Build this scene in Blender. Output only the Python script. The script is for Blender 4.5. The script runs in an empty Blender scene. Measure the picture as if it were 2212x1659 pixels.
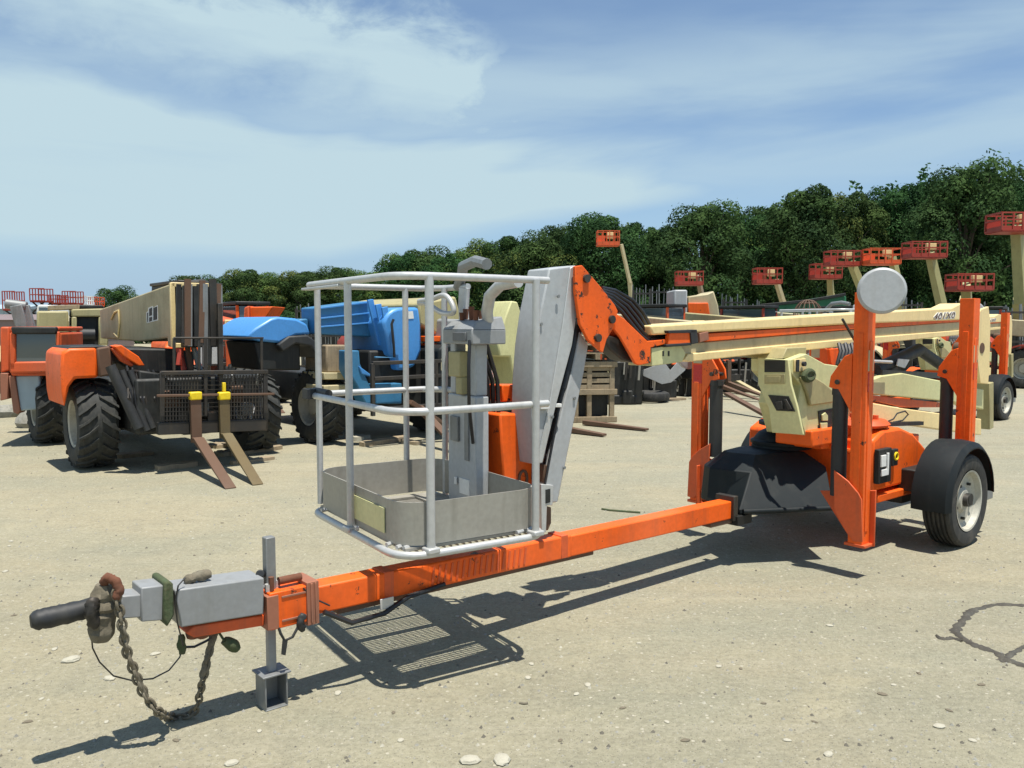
import bpy, math, random
from mathutils import Vector, Matrix
R = math.radians
random.seed(7)
scene = bpy.context.scene
COL = scene.collection

# ------------------------------------------------------------ camera model
F_PX, CX, CY, CAM_H = 1800.0, 1106.0, 829.5, 1.6
PITCH = math.atan(129/1800)
cd = bpy.data.cameras.new('camera'); cam = bpy.data.objects.new('camera', cd); COL.objects.link(cam)
cam.location = (0, 0, CAM_H); cam.rotation_euler = (math.pi/2-PITCH, 0, 0)
cd.sensor_width = 36; cd.lens = F_PX/2212*36; cd.clip_start = .05; cd.clip_end = 3000
scene.camera = cam

def ray(x, y):
    a = (x-CX)/F_PX; b = -(y-CY)/F_PX
    c, s = math.cos(PITCH), math.sin(PITCH)
    return Vector((a, c+b*s, b*c-s))
CAMP = Vector((0, 0, CAM_H))
def on_plane(x, y, p, n):
    d = ray(x, y); k = (Vector(p)-CAMP).dot(n)/d.dot(n)
    return CAMP+d*k
def ground(x, y, z=0): return on_plane(x, y, (0, 0, z), Vector((0, 0, 1)))
def depth(x, y, Y): return on_plane(x, y, (0, Y, 0), Vector((0, 1, 0)))

class Frame:
    """local frame of a thing: origin on the ground and a heading; at() gives the local point seen along a sight line on a local plane"""
    def __init__(s, x, y, yaw):
        s.o = Vector((x, y, 0)); s.yaw = yaw
        s.M = Matrix.Translation(s.o) @ Matrix.Rotation(yaw, 4, 'Z'); s.I = s.M.inverted()
    def at(s, x, y, axis, val):
        n = [0, 0, 0]; n[axis] = 1; n = Vector(n)
        c, d = s.I @ CAMP, (s.I.to_3x3() @ ray(x, y))
        k = (val-c[axis])/d[axis]
        return c+d*k

# ------------------------------------------------------------ mesh builder
class MB:
    def __init__(s): s.v = []; s.f = []; s.m = []; s.s = []; s.cur = 0
    def add(s, vs, fs, smooth=False):
        b = len(s.v); s.v += [tuple(v) for v in vs]
        for f in fs: s.f.append([b+i for i in f]); s.m.append(s.cur); s.s.append(smooth)
        return s
    def box(s, x0, x1, y0, y1, z0, z1, M=None):
        vs = [Vector((x, y, z)) for z in (z0, z1) for y in (y0, y1) for x in (x0, x1)]
        if M: vs = [M @ v for v in vs]
        return s.add(vs, [(0, 2, 3, 1), (4, 5, 7, 6), (0, 1, 5, 4), (2, 6, 7, 3), (0, 4, 6, 2), (1, 3, 7, 5)])
    def bar(s, p, q, w, h, w2=None, h2=None, up=(0, 0, 1)):
        p, q = Vector(p), Vector(q); d = (q-p).normalized(); up = Vector(up)
        if abs(d.dot(up)) > .98: up = Vector((1, 0, 0)) if abs(d.x) < .9 else Vector((0, 1, 0))
        sd = d.cross(up).normalized(); u = sd.cross(d)
        w2 = w if w2 is None else w2; h2 = h if h2 is None else h2
        vs = [c+sd*i*ww/2+u*j*hh/2 for c, ww, hh in ((p, w, h), (q, w2, h2)) for j in (-1, 1) for i in (-1, 1)]
        return s.add(vs, [(0, 2, 3, 1), (4, 5, 7, 6), (0, 1, 5, 4), (2, 6, 7, 3), (0, 4, 6, 2), (1, 3, 7, 5)])
    def tube(s, pts, r, n=10, closed=False, r2=None):
        pts = [Vector(p) for p in pts]; N = len(pts)
        t0 = (pts[1]-pts[0]).normalized()
        up = Vector((0, 0, 1)) if abs(t0.z) < .9 else Vector((1, 0, 0))
        u = t0.cross(up).normalized(); vs = []
        for i, p in enumerate(pts):
            if closed: t = (pts[(i+1) % N]-pts[i-1])
            else: t = pts[min(i+1, N-1)]-pts[max(i-1, 0)]
            t.normalize(); u = (u-t*u.dot(t)).normalized(); w = t.cross(u)
            rr = r if r2 is None else r+(r2-r)*i/(N-1)
            vs += [p+(u*math.cos(a)+w*math.sin(a))*rr for a in [2*math.pi*k/n for k in range(n)]]
        fs = []
        for i in range(N if closed else N-1):
            j = (i+1) % N
            fs += [(i*n+k, i*n+(k+1) % n, j*n+(k+1) % n, j*n+k) for k in range(n)]
        s.add(vs, fs, True)
        if not closed:
            b = len(s.v)-N*n
            s.f.append([b+k for k in range(n)][::-1]); s.m.append(s.cur); s.s.append(False)
            s.f.append([b+(N-1)*n+k for k in range(n)]); s.m.append(s.cur); s.s.append(False)
        return s
    def cyl(s, p, q, r, r2=None, n=20): return s.tube([p, q], r, n, False, r2)
    def prism(s, poly, ext):
        """closed solid: polygon (3-D points) swept by the vector ext"""
        ext = Vector(ext); n = len(poly); P = [Vector(p) for p in poly]
        s.add(P+[p+ext for p in P], [list(range(n))[::-1], list(range(n, 2*n))] + [(i, (i+1) % n, n+(i+1) % n, n+i) for i in range(n)])
        return s
    def lathe(s, prof, c, axis, n=48, closed=True):
        """prof: (radius, offset along axis)"""
        a = Vector(axis).normalized(); c = Vector(c)
        up = Vector((0, 0, 1)) if abs(a.z) < .9 else Vector((1, 0, 0))
        u = a.cross(up).normalized(); w = a.cross(u); k = len(prof); vs = []
        for i in range(n):
            t = 2*math.pi*i/n; d = u*math.cos(t)+w*math.sin(t)
            vs += [c+d*r+a*o for r, o in prof]
        fs = []
        for i in range(n):
            j = (i+1) % n
            for q in range(k if closed else k-1):
                e = (q+1) % k
                fs.append((i*k+q, i*k+e, j*k+e, j*k+q))
        return s.add(vs, fs, True)
    def frustum(s, rings):
        """rings: lists of equal length of 3-D points, stacked"""
        n = len(rings[0]); vs = [p for r in rings for p in r]; fs = [list(range(n))[::-1], [(len(rings)-1)*n+i for i in range(n)]]
        for k in range(len(rings)-1):
            fs += [(k*n+i, k*n+(i+1) % n, (k+1)*n+(i+1) % n, (k+1)*n+i) for i in range(n)]
        return s.add(vs, fs)
    def build(s, name, mat, parent=None, bevel=0, angle=38, segs=2, recalc=True):
        me = bpy.data.meshes.new(name); me.from_pydata(s.v, [], s.f)
        mats = mat if isinstance(mat, (list, tuple)) else [mat]
        for m in mats: me.materials.append(m)
        if len(mats) > 1: me.polygons.foreach_set('material_index', s.m)
        if recalc:
            import bmesh
            bm = bmesh.new(); bm.from_mesh(me); bmesh.ops.recalc_face_normals(bm, faces=bm.faces); bm.to_mesh(me); bm.free()
        me.polygons.foreach_set('use_smooth', [True]*len(me.polygons))
        me.set_sharp_from_angle(angle=R(angle)); me.update()
        o = bpy.data.objects.new(name, me); COL.objects.link(o); o.parent = parent
        if bevel:
            b = o.modifiers.new('bevel', 'BEVEL'); b.width = bevel; b.segments = segs; b.limit_method = 'ANGLE'; b.angle_limit = R(40)
        return o

def thing(name, label, cat, loc=(0, 0, 0), rz=0, group=None):
    o = bpy.data.objects.new(name, None); COL.objects.link(o); o.empty_display_size = .3
    o.location = loc; o.rotation_euler = (0, 0, rz); o['label'] = label; o['category'] = cat
    if group: o['group'] = group
    return o
def tag(o, label=None, cat=None, group=None, kind=None):
    if label: o['label'] = label
    if cat: o['category'] = cat
    if group: o['group'] = group
    if kind: o['kind'] = kind
    return o
def kids(o): return [c for c in bpy.data.objects if c.parent == o]
def copy_tree(o, parent=None):
    ch = kids(o); c = o.copy(); COL.objects.link(c); c.parent = parent
    for k in ch: copy_tree(k, c)
    return c

# ------------------------------------------------------------ materials
def newmat(name):
    m = bpy.data.materials.new(name); m.use_nodes = True
    nt = m.node_tree; return m, nt, nt.nodes, nt.links, nt.nodes['Principled BSDF']
def paint(name, col, rough=.4, metal=0, dirt=.35, dcol=(.16, .13, .09), scale=3.0, bump=.15, spec=.5, chips=0, chipcol=(.05, .03, .02), coat=0, fade=.3):
    m, nt, N, L, b = newmat(name)
    tc = N.new('ShaderNodeTexCoord')
    n1 = N.new('ShaderNodeTexNoise'); n1.inputs['Scale'].default_value = scale; n1.inputs['Detail'].default_value = 8; n1.inputs['Roughness'].default_value = .65
    L.new(tc.outputs['Object'], n1.inputs['Vector'])
    r1 = N.new('ShaderNodeMapRange'); r1.inputs['From Min'].default_value = .48; r1.inputs['From Max'].default_value = .78; r1.inputs['To Max'].default_value = dirt
    L.new(n1.outputs['Fac'], r1.inputs['Value'])
    mx = N.new('ShaderNodeMix'); mx.data_type = 'RGBA'; mx.inputs['A'].default_value = (*col, 1); mx.inputs['B'].default_value = (*dcol, 1)
    L.new(r1.outputs['Result'], mx.inputs['Factor'])
    out = mx.outputs['Result']
    mpv = N.new('ShaderNodeMapping'); mpv.inputs['Scale'].default_value = (scale*5, scale*5, scale*.35); L.new(tc.outputs['Object'], mpv.inputs['Vector'])
    n4 = N.new('ShaderNodeTexNoise'); n4.inputs['Scale'].default_value = 1; n4.inputs['Detail'].default_value = 5; L.new(mpv.outputs[0], n4.inputs['Vector'])
    r4 = N.new('ShaderNodeMapRange'); r4.inputs['From Min'].default_value = .54; r4.inputs['From Max'].default_value = .80; r4.inputs['To Max'].default_value = min(.6, dirt*1.1)
    L.new(n4.outputs['Fac'], r4.inputs['Value'])
    m4 = N.new('ShaderNodeMix'); m4.data_type = 'RGBA'; m4.inputs['B'].default_value = (dcol[0]*.8+.02, dcol[1]*.8+.02, dcol[2]*.8+.015, 1); L.new(r4.outputs['Result'], m4.inputs['Factor']); L.new(out, m4.inputs['A']); out = m4.outputs['Result']
    n5 = N.new('ShaderNodeTexNoise'); n5.inputs['Scale'].default_value = scale*.45; n5.inputs['Detail'].default_value = 3; L.new(tc.outputs['Object'], n5.inputs['Vector'])
    r5 = N.new('ShaderNodeMapRange'); r5.inputs['From Min'].default_value = .5; r5.inputs['From Max'].default_value = .75; r5.inputs['To Max'].default_value = fade
    L.new(n5.outputs['Fac'], r5.inputs['Value'])
    m5 = N.new('ShaderNodeMix'); m5.data_type = 'RGBA'; m5.inputs['B'].default_value = (min(1, col[0]*1.05+.04), min(1, col[1]*1.2+.05), min(1, col[2]*1.3+.05), 1); L.new(r5.outputs['Result'], m5.inputs['Factor']); L.new(out, m5.inputs['A']); out = m5.outputs['Result']
    n2 = N.new('ShaderNodeTexNoise'); n2.inputs['Scale'].default_value = scale*14; n2.inputs['Detail'].default_value = 4
    L.new(tc.outputs['Object'], n2.inputs['Vector'])
    hv = N.new('ShaderNodeMix'); hv.data_type = 'RGBA'; hv.blend_type = 'MULTIPLY'; hv.inputs['Factor'].default_value = .22
    rr = N.new('ShaderNodeMapRange'); rr.inputs['From Min'].default_value = .3; rr.inputs['From Max'].default_value = .7; rr.inputs['To Min'].default_value = .45
    L.new(n2.outputs['Fac'], rr.inputs['Value'])
    L.new(out, hv.inputs['A']); L.new(rr.outputs['Result'], hv.inputs['B']); out = hv.outputs['Result']
    if chips:
        n3 = N.new('ShaderNodeTexNoise'); n3.inputs['Scale'].default_value = scale*2.7; n3.inputs['Detail'].default_value = 10; n3.inputs['Roughness'].default_value = .75
        mp = N.new('ShaderNodeVectorMath'); mp.operation = 'ADD'; mp.inputs[1].default_value = (7.3, 2.1, 4.4)
        L.new(tc.outputs['Object'], mp.inputs[0]); L.new(mp.outputs[0], n3.inputs['Vector'])
        r3 = N.new('ShaderNodeMapRange'); r3.inputs['From Min'].default_value = .72-chips*.12; r3.inputs['From Max'].default_value = .74-chips*.12
        L.new(n3.outputs['Fac'], r3.inputs['Value'])
        m3 = N.new('ShaderNodeMix'); m3.data_type = 'RGBA'; m3.inputs['B'].default_value = (*chipcol, 1)
        L.new(r3.outputs['Result'], m3.inputs['Factor']); L.new(out, m3.inputs['A']); out = m3.outputs['Result']
    L.new(out, b.inputs['Base Color'])
    ro = N.new('ShaderNodeMapRange'); ro.inputs['To Min'].default_value = max(.05, rough-.12); ro.inputs['To Max'].default_value = min(1, rough+.25)
    L.new(n1.outputs['Fac'], ro.inputs['Value']); L.new(ro.outputs['Result'], b.inputs['Roughness'])
    b.inputs['Metallic'].default_value = metal; b.inputs['Specular IOR Level'].default_value = spec
    b.inputs['Coat Weight'].default_value = coat; b.inputs['Coat Roughness'].default_value = .25
    if bump:
        bp = N.new('ShaderNodeBump'); bp.inputs['Strength'].default_value = bump; bp.inputs['Distance'].default_value = .01
        L.new(n1.outputs['Fac'], bp.inputs['Height']); L.new(bp.outputs['Normal'], b.inputs['Normal'])
    return m
M = {}
M['orange'] = paint('orange_paint', (.88, .125, .010), .42, dirt=.5, dcol=(.36, .07, .022), chips=.8, spec=.3, bump=.08, fade=.5)
M['orange_old'] = paint('weathered_orange_paint', (.66, .10, .02), .5, dirt=.55, dcol=(.25, .08, .04), chips=.7)
M['orange_far'] = paint('dull_red_orange_paint', (.36, .040, .020), .5, dirt=.5, dcol=(.2, .05, .03), chips=.3)
M['orange_chipped'] = paint('chipped_orange_paint', (.88, .125, .010), .45, dirt=.4, dcol=(.40, .07, .02), chips=1.3, scale=4, spec=.3)
M['red'] = paint('red_reflector', (.55, .01, .008), .2, dirt=.1, bump=0)
M['cream'] = paint('cream_paint', (.86, .66, .31), .4, dirt=.3, dcol=(.45, .36, .18), chips=.15, coat=.1)
M['cream_dull'] = paint('dull_cream_paint', (.50, .43, .25), .5, dirt=.5, dcol=(.25, .2, .12), chips=.3)
M['lime'] = paint('pale_lime_paint', (.62, .60, .30), .42, dirt=.3, dcol=(.35, .33, .16), chips=.12)
M['olive'] = paint('olive_cream_paint', (.40, .35, .17), .5, dirt=.5, dcol=(.2, .17, .08), chips=.3)
M['blue'] = paint('light_blue_paint', (.06, .27, .64), .45, dirt=.3, dcol=(.05, .2, .45), coat=.2)
M['blue_d'] = paint('faded_blue_paint', (.04, .19, .36), .45, dirt=.5, dcol=(.04, .12, .2), chips=.2)
M['alu'] = paint('brushed_aluminium', (.54, .545, .535), .38, metal=.35, dirt=.35, dcol=(.35, .33, .28), bump=.08)
M['alu_sheet'] = paint('dull_aluminium_sheet', (.36, .345, .30), .5, metal=.3, dirt=.5, dcol=(.22, .2, .16), bump=.1)
M['grey'] = paint('grey_paint', (.40, .415, .42), .42, dirt=.3, dcol=(.32, .3, .26), chips=.1)
M['grey_m'] = paint('mid_grey_paint', (.27, .28, .285), .4, dirt=.4, dcol=(.2, .19, .16), chips=.1)
M['grey_d'] = paint('galvanised_grey', (.24, .25, .25), .45, metal=.3, dirt=.6, dcol=(.12, .11, .09))
M['steel'] = paint('worn_dark_steel', (.05, .047, .043), .5, metal=.5, dirt=.6, dcol=(.12, .09, .06))
M['brown'] = paint('brown_rusted_steel', (.125, .068, .040), .65, dirt=.7, dcol=(.11, .06, .035), scale=6)
M['rust'] = paint('rust', (.16, .06, .03), .85, dirt=.8, dcol=(.05, .025, .015), scale=9, bump=.5)
M['mud'] = paint('muddy_steel', (.17, .145, .10), .8, dirt=.8, dcol=(.06, .055, .04), scale=25, bump=.6)
M['black'] = paint('black_plastic', (.020, .022, .024), .55, dirt=.5, dcol=(.07, .065, .055), bump=.1)
M['cover'] = paint('charcoal_plastic_cover', (.011, .015, .017), .5, dirt=.35, dcol=(.035, .036, .034), spec=.22, scale=2, bump=.06, fade=.08)
M['hose'] = paint('black_rubber_hose', (.012, .012, .013), .35, dirt=.3, dcol=(.06, .06, .06), bump=.05)
M['rubber'] = paint('dusty_tyre_rubber', (.022, .023, .023), .7, dirt=.9, dcol=(.10, .09, .075), scale=7, bump=.4)
M['rubber_worn'] = paint('grey_worn_tread', (.026, .028, .026), .75, dirt=.6, dcol=(.10, .095, .08), scale=9, bump=.6)
M['grey_dark'] = paint('dark_grey_paint', (.13, .135, .14), .45, dirt=.5, dcol=(.08, .075, .06))
M['rim'] = paint('dull_cream_rim', (.45, .43, .36), .5, dirt=.8, dcol=(.2, .18, .14), scale=6)
M['white'] = paint('white_paint', (.75, .75, .72), .5, dirt=.4, dcol=(.45, .42, .36))
M['yellow'] = paint('yellow_paint', (.85, .62, .01), .45, dirt=.2, dcol=(.5, .35, .05), bump=0)
M['green'] = paint('green_paint', (.02, .17, .07), .4, dirt=.4, dcol=(.03, .08, .04))
M['moss'] = paint('muddy_green_fabric', (.06, .085, .035), .9, dirt=.8, dcol=(.12, .10, .06), scale=30, bump=.6)
M['wood'] = paint('weathered_wood', (.32, .25, .16), .85, dirt=.8, dcol=(.12, .095, .065), scale=8, bump=.5)
M['concrete'] = paint('rough_grey_rubble', (.30, .29, .25), .9, dirt=.8, dcol=(.1, .1, .08), scale=12, bump=.9)
M['stone'] = paint('pale_stone', (.42, .40, .32), .9, dirt=.5, dcol=(.3, .27, .2), scale=30, bump=.5)
M['shed'] = paint('pale_blue_sheet', (.36, .46, .52), .5, dirt=.4, dcol=(.2, .24, .27), scale=.5)
M['shed_brown'] = paint('mauve_sheet', (.22, .17, .17), .6, dirt=.4, scale=.5)
M['pinkbrown'] = paint('faded_rusty_steel', (.33, .13, .075), .6, dirt=.6, dcol=(.25, .14, .1))
M['deep'] = paint('dark_machinery', (.009, .010, .009), .55, dirt=.5, dcol=(.035, .032, .026), scale=9)
def glassmat():
    m, nt, N, L, b = newmat('cab_glass')
    b.inputs['Base Color'].default_value = (.09, .12, .13, 1); b.inputs['Roughness'].default_value = .06; b.inputs['Specular IOR Level'].default_value = .9
    b.inputs['Metallic'].default_value = .25
    return m
M['glass'] = glassmat()
def leafmat(name, col):
    m, nt, N, L, b = newmat(name)
    tc = N.new('ShaderNodeTexCoord'); n = N.new('ShaderNodeTexNoise'); n.inputs['Scale'].default_value = .55; n.inputs['Detail'].default_value = 5
    L.new(tc.outputs['Object'], n.inputs['Vector'])
    oi = N.new('ShaderNodeObjectInfo')
    cr = N.new('ShaderNodeMix'); cr.data_type = 'RGBA'
    cr.inputs['A'].default_value = (col[0]*.55, col[1]*.6, col[2]*.6, 1); cr.inputs['B'].default_value = (col[0]*1.5, col[1]*1.3, col[2]*1.1, 1)
    r = N.new('ShaderNodeMapRange'); r.inputs['From Min'].default_value = .35; r.inputs['From Max'].default_value = .65
    L.new(n.outputs['Fac'], r.inputs['Value']); L.new(r.outputs['Result'], cr.inputs['Factor'])
    hs = N.new('ShaderNodeHueSaturation'); ma = N.new('ShaderNodeMapRange'); ma.inputs['To Min'].default_value = .48; ma.inputs['To Max'].default_value = .53
    L.new(oi.outputs['Random'], ma.inputs['Value']); L.new(ma.outputs['Result'], hs.inputs['Hue']); L.new(cr.outputs['Result'], hs.inputs['Color'])
    L.new(hs.outputs['Color'], b.inputs['Base Color']); b.inputs['Roughness'].default_value = .85; b.inputs['Specular IOR Level'].default_value = .08
    tr = N.new('ShaderNodeBsdfTranslucent'); L.new(hs.outputs['Color'], tr.inputs['Color'])
    ms = N.new('ShaderNodeMixShader'); ms.inputs[0].default_value = .25
    L.new(b.outputs[0], ms.inputs[1]); L.new(tr.outputs[0], ms.inputs[2]); L.new(ms.outputs[0], N['Material Output'].inputs[0])
    return m
M['leaf_d'] = leafmat('dark_leaves', (.034, .072, .028)); M['leaf_m'] = leafmat('mid_leaves', (.055, .112, .040)); M['leaf_l'] = leafmat('light_leaves', (.10, .15, .045))
M['bark'] = paint('bark', (.09, .07, .05), .9, dirt=.6, scale=5, bump=.5)

def dirt_mat():
    m, nt, N, L, b = newmat('dusty_yard_dirt')
    geo = N.new('ShaderNodeNewGeometry')
    def noise(scale, det=6, rough=.6, vec=None, dist=0):
        n = N.new('ShaderNodeTexNoise'); n.inputs['Scale'].default_value = scale; n.inputs['Detail'].default_value = det; n.inputs['Roughness'].default_value = rough; n.inputs['Distortion'].default_value = dist
        L.new(vec or geo.outputs['Position'], n.inputs['Vector']); return n
    def rng(v, a, b_, c=0., d=1.):
        r = N.new('ShaderNodeMapRange'); r.inputs['From Min'].default_value = a; r.inputs['From Max'].default_value = b_; r.inputs['To Min'].default_value = c; r.inputs['To Max'].default_value = d
        L.new(v, r.inputs['Value']); return r.outputs['Result']
    def mix(f, a, b_, mode='MIX'):
        x = N.new('ShaderNodeMix'); x.data_type = 'RGBA'; x.blend_type = mode
        for k, val in (('A', a), ('B', b_)):
            if isinstance(val, tuple): x.inputs[k].default_value = (*val, 1)
            else: L.new(val, x.inputs[k])
        if isinstance(f, float): x.inputs['Factor'].default_value = f
        else: L.new(f, x.inputs['Factor'])
        return x.outputs['Result']
    mp = N.new('ShaderNodeMapping'); mp.inputs['Rotation'].default_value = (0, 0, R(12)); mp.inputs['Scale'].default_value = (.35, 1.6, 1)
    L.new(geo.outputs['Position'], mp.inputs['Vector'])
    sx = N.new('ShaderNodeSeparateXYZ'); L.new(geo.outputs['Position'], sx.inputs[0])
    def vmap(rot, sc):
        q = N.new('ShaderNodeMapping'); q.inputs['Rotation'].default_value = (0, 0, R(rot)); q.inputs['Scale'].default_value = sc; L.new(geo.outputs['Position'], q.inputs['Vector']); return q.outputs['Vector']
    big = noise(.22, 4); track = noise(.8, 5, .6, mp.outputs['Vector'], .4); mid = noise(2.2, 8, .65); fine = noise(38, 6, .7); grit = noise(150, 3, .7)
    med = noise(9, 7, .7); ruts = noise(1, 6, .6, vmap(-28, (.18, 4.5, 1)), .5); ruts2 = noise(1, 5, .6, vmap(8, (.12, 3.2, 1)), .3)
    side = rng(sx.outputs['X'], -2.5, 2.5)
    base = mix(side, (.385, .348, .238), (.338, .322, .236))
    c = mix(rng(big.outputs['Fac'], .38, .62), base, (.305, .285, .200))
    hue = noise(.55, 3, .5, vmap(20, (1, 1.7, 1)), .6); hue2 = noise(1.3, 4, .6, vmap(-15, (1, 2.0, 1)), .8)
    c = mix(rng(hue.outputs['Fac'], .50, .64, 0, .45), c, (.275, .28, .21))
    c = mix(rng(hue.outputs['Fac'], .48, .36, 0, .35), c, (.40, .34, .22))
    c = mix(rng(hue2.outputs['Fac'], .56, .70, 0, .3), c, (.245, .245, .19))
    c = mix(rng(hue2.outputs['Fac'], .42, .32, 0, .4), c, (.44, .40, .27))
    c = mix(rng(track.outputs['Fac'], .5, .72, 0, .5), c, (.41, .375, .26))
    c = mix(rng(ruts.outputs['Fac'], .54, .66, 0, .2), c, (.235, .22, .165))
    c = mix(rng(ruts2.outputs['Fac'], .55, .68, 0, .30), c, (.42, .39, .29))
    c = mix(rng(mid.outputs['Fac'], .52, .72, 0, .3), c, (.235, .225, .17))
    c = mix(rng(med.outputs['Fac'], .50, .70, 0, .3), c, (.21, .20, .155))
    c = mix(rng(med.outputs['Fac'], .48, .30, 0, .35), c, (.43, .40, .31))
    c = mix(rng(fine.outputs['Fac'], .5, .68, 0, .45), c, (.19, .18, .135))
    c = mix(rng(fine.outputs['Fac'], .5, .3, 0, .4), c, (.46, .43, .33))
    c = mix(rng(grit.outputs['Fac'], .56, .70, 0, .4), c, (.12, .11, .09))
    for sc_, thr, colr in ((34, .90, (.50, .47, .37)), (70, .80, (.44, .41, .33)), (110, .72, (.15, .145, .12))):
        vo = N.new('ShaderNodeTexVoronoi'); vo.inputs['Scale'].default_value = sc_; L.new(geo.outputs['Position'], vo.inputs['Vector'])
        st = rng(vo.outputs['Distance'], .28, .18)
        wn = N.new('ShaderNodeTexWhiteNoise'); L.new(vo.outputs['Color'], wn.inputs['Vector']); sel = rng(wn.outputs['Value'], thr, thr+.01)
        mu = N.new('ShaderNodeMath'); mu.operation = 'MULTIPLY'; L.new(st, mu.inputs[0]); L.new(sel, mu.inputs[1])
        c = mix(mu.outputs[0], c, colr)
    L.new(c, b.inputs['Base Color']); b.inputs['Roughness'].default_value = .92; b.inputs['Specular IOR Level'].default_value = .2
    ad = N.new('ShaderNodeMath'); ad.operation = 'MULTIPLY_ADD'; ad.inputs[1].default_value = .35
    L.new(grit.outputs['Fac'], ad.inputs[0]); L.new(fine.outputs['Fac'], ad.inputs[2])
    ad2 = N.new('ShaderNodeMath'); ad2.operation = 'MULTIPLY_ADD'; ad2.inputs[1].default_value = 2.2
    L.new(med.outputs['Fac'], ad2.inputs[0]); L.new(ad.outputs[0], ad2.inputs[2])
    bp = N.new('ShaderNodeBump'); bp.inputs['Strength'].default_value = .8; bp.inputs['Distance'].default_value = .02
    L.new(ad2.outputs[0], bp.inputs['Height']); L.new(bp.outputs['Normal'], b.inputs['Normal'])
    return m
M['dirt'] = dirt_mat()

# ------------------------------------------------------------ light and sky
SUN = Vector((.135, -.185, 1)).normalized()          # towards the sun
sl = bpy.data.lights.new('sun', 'SUN'); sl.energy = 5.0; sl.angle = R(.5); sl.color = (1, .95, .86)
so = bpy.data.objects.new('sun', sl); COL.objects.link(so); so.rotation_euler = SUN.to_track_quat('Z', 'Y').to_euler()
wd = bpy.data.worlds.new('World'); scene.world = wd; wd.use_nodes = True
nt = wd.node_tree; N = nt.nodes; L = nt.links; bg = N['Background']
sky = N.new('ShaderNodeTexSky'); sky.sky_type = 'NISHITA'; sky.sun_disc = False
sky.sun_elevation = math.asin(SUN.z); sky.sun_rotation = math.atan2(SUN.x, SUN.y); sky.air_density = 1.0; sky.dust_density = .1; sky.ozone_density = 3.0
tcw = N.new('ShaderNodeTexCoord'); sep = N.new('ShaderNodeSeparateXYZ'); L.new(tcw.outputs['Generated'], sep.inputs[0])
def mth(op, a, b_=None, c=None, clamp=False):
    n = N.new('ShaderNodeMath'); n.operation = op; n.use_clamp = clamp
    for i, v in enumerate((a, b_, c)):
        if v is None: continue
        if isinstance(v, (int, float)): n.inputs[i].default_value = v
        else: L.new(v, n.inputs[i])
    return n.outputs[0]
def sst(v, a, b_):
    r = N.new('ShaderNodeMapRange'); r.interpolation_type = 'SMOOTHSTEP'; r.inputs['From Min'].default_value = a; r.inputs['From Max'].default_value = b_
    L.new(v, r.inputs['Value']); return r.outputs['Result']
az = mth('ARCTAN2', sep.outputs['X'], sep.outputs['Y']); el = mth('ARCSINE', sep.outputs['Z'])
def wnoise(sx, sy, rot, det, rough, off, dist=0):
    cb = N.new('ShaderNodeCombineXYZ')
    ca, sa = math.cos(rot), math.sin(rot)
    X = mth('ADD', mth('MULTIPLY', az, ca*sx), mth('MULTIPLY', el, sa*sx)); Y = mth('ADD', mth('MULTIPLY', az, -sa*sy), mth('MULTIPLY', el, ca*sy))
    L.new(X, cb.inputs[0]); L.new(Y, cb.inputs[1]); cb.inputs[2].default_value = off
    n = N.new('ShaderNodeTexNoise'); n.inputs['Scale'].default_value = 1; n.inputs['Detail'].default_value = det; n.inputs['Roughness'].default_value = rough; n.inputs['Distortion'].default_value = dist
    L.new(cb.outputs[0], n.inputs['Vector']); return n.outputs['Fac']
nA = wnoise(1.9, 8.5, R(4), 8, .50, 1.7, .3)       # long streaks
nB = wnoise(9, 16, 0, 10, .62, 5.2, .3)             # lumpy edges
nC = wnoise(3, 20, R(-3), 7, .52, 9.1, .5)         # fine wisps
# heaped cloud, upper left, with a crisp upper edge that falls to the right
dA = mth('SUBTRACT', nA, .5); dB = mth('SUBTRACT', nB, .5); dC = mth('SUBTRACT', nC, .5)
edge = mth('ADD', mth('MULTIPLY', az, -.12), .333)
over = mth('ADD', mth('SUBTRACT', edge, el), mth('MULTIPLY', dB, .13))
m1 = mth('MULTIPLY', sst(over, -.012, .040), sst(mth('ADD', over, mth('MULTIPLY', dA, -.22)), .16, .04))
m1 = mth('MULTIPLY', m1, sst(mth('ADD', az, mth('MULTIPLY', dB, .25)), .03, -.06))
m1 = mth('MULTIPLY', m1, mth('ADD', .84, mth('ADD', mth('MULTIPLY', dC, .6), mth('MULTIPLY', dB, .5))))
# even veil lower down, its lower edge rising to the right
lowe = mth('MAXIMUM', .075, mth('ADD', mth('MULTIPLY', az, .17), .112))
veil = mth('MULTIPLY', sst(mth('SUBTRACT', mth('ADD', el, mth('MULTIPLY', dA, .05)), lowe), -.012, .022),
           sst(mth('ADD', mth('ADD', el, mth('MULTIPLY', az, .10)), mth('MULTIPLY', dA, .30)), .255, .17))
veil = mth('MULTIPLY', veil, mth('ADD', .88, mth('ADD', mth('MULTIPLY', dC, .45), mth('MULTIPLY', dA, .35))))
streak = mth('MULTIPLY', sst(mth('ADD', nA, mth('MULTIPLY', dC, .25)), .36, .66), mth('MULTIPLY', sst(mth('ADD', el, mth('MULTIPLY', dA, .1)), .365, .29), mth('MULTIPLY', sst(el, .10, .2), .50)))
haze_ = mth('MULTIPLY', sst(el, .13, .0), .12)
patch = mth('ADD', .17, mth('MULTIPLY', sst(nC, .40, .80), .10))
den = mth('MAXIMUM', mth('MAXIMUM', m1, veil), streak); den = mth('MAXIMUM', den, haze_); den = mth('ADD', den, patch, None, True)
lowsky = N.new('ShaderNodeMix'); lowsky.data_type = 'RGBA'; L.new(mth('MULTIPLY', sst(el, .14, .02), .9), lowsky.inputs['Factor']); lowsky.inputs['B'].default_value = (2.9, 4.3, 6.2, 1)
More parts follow.
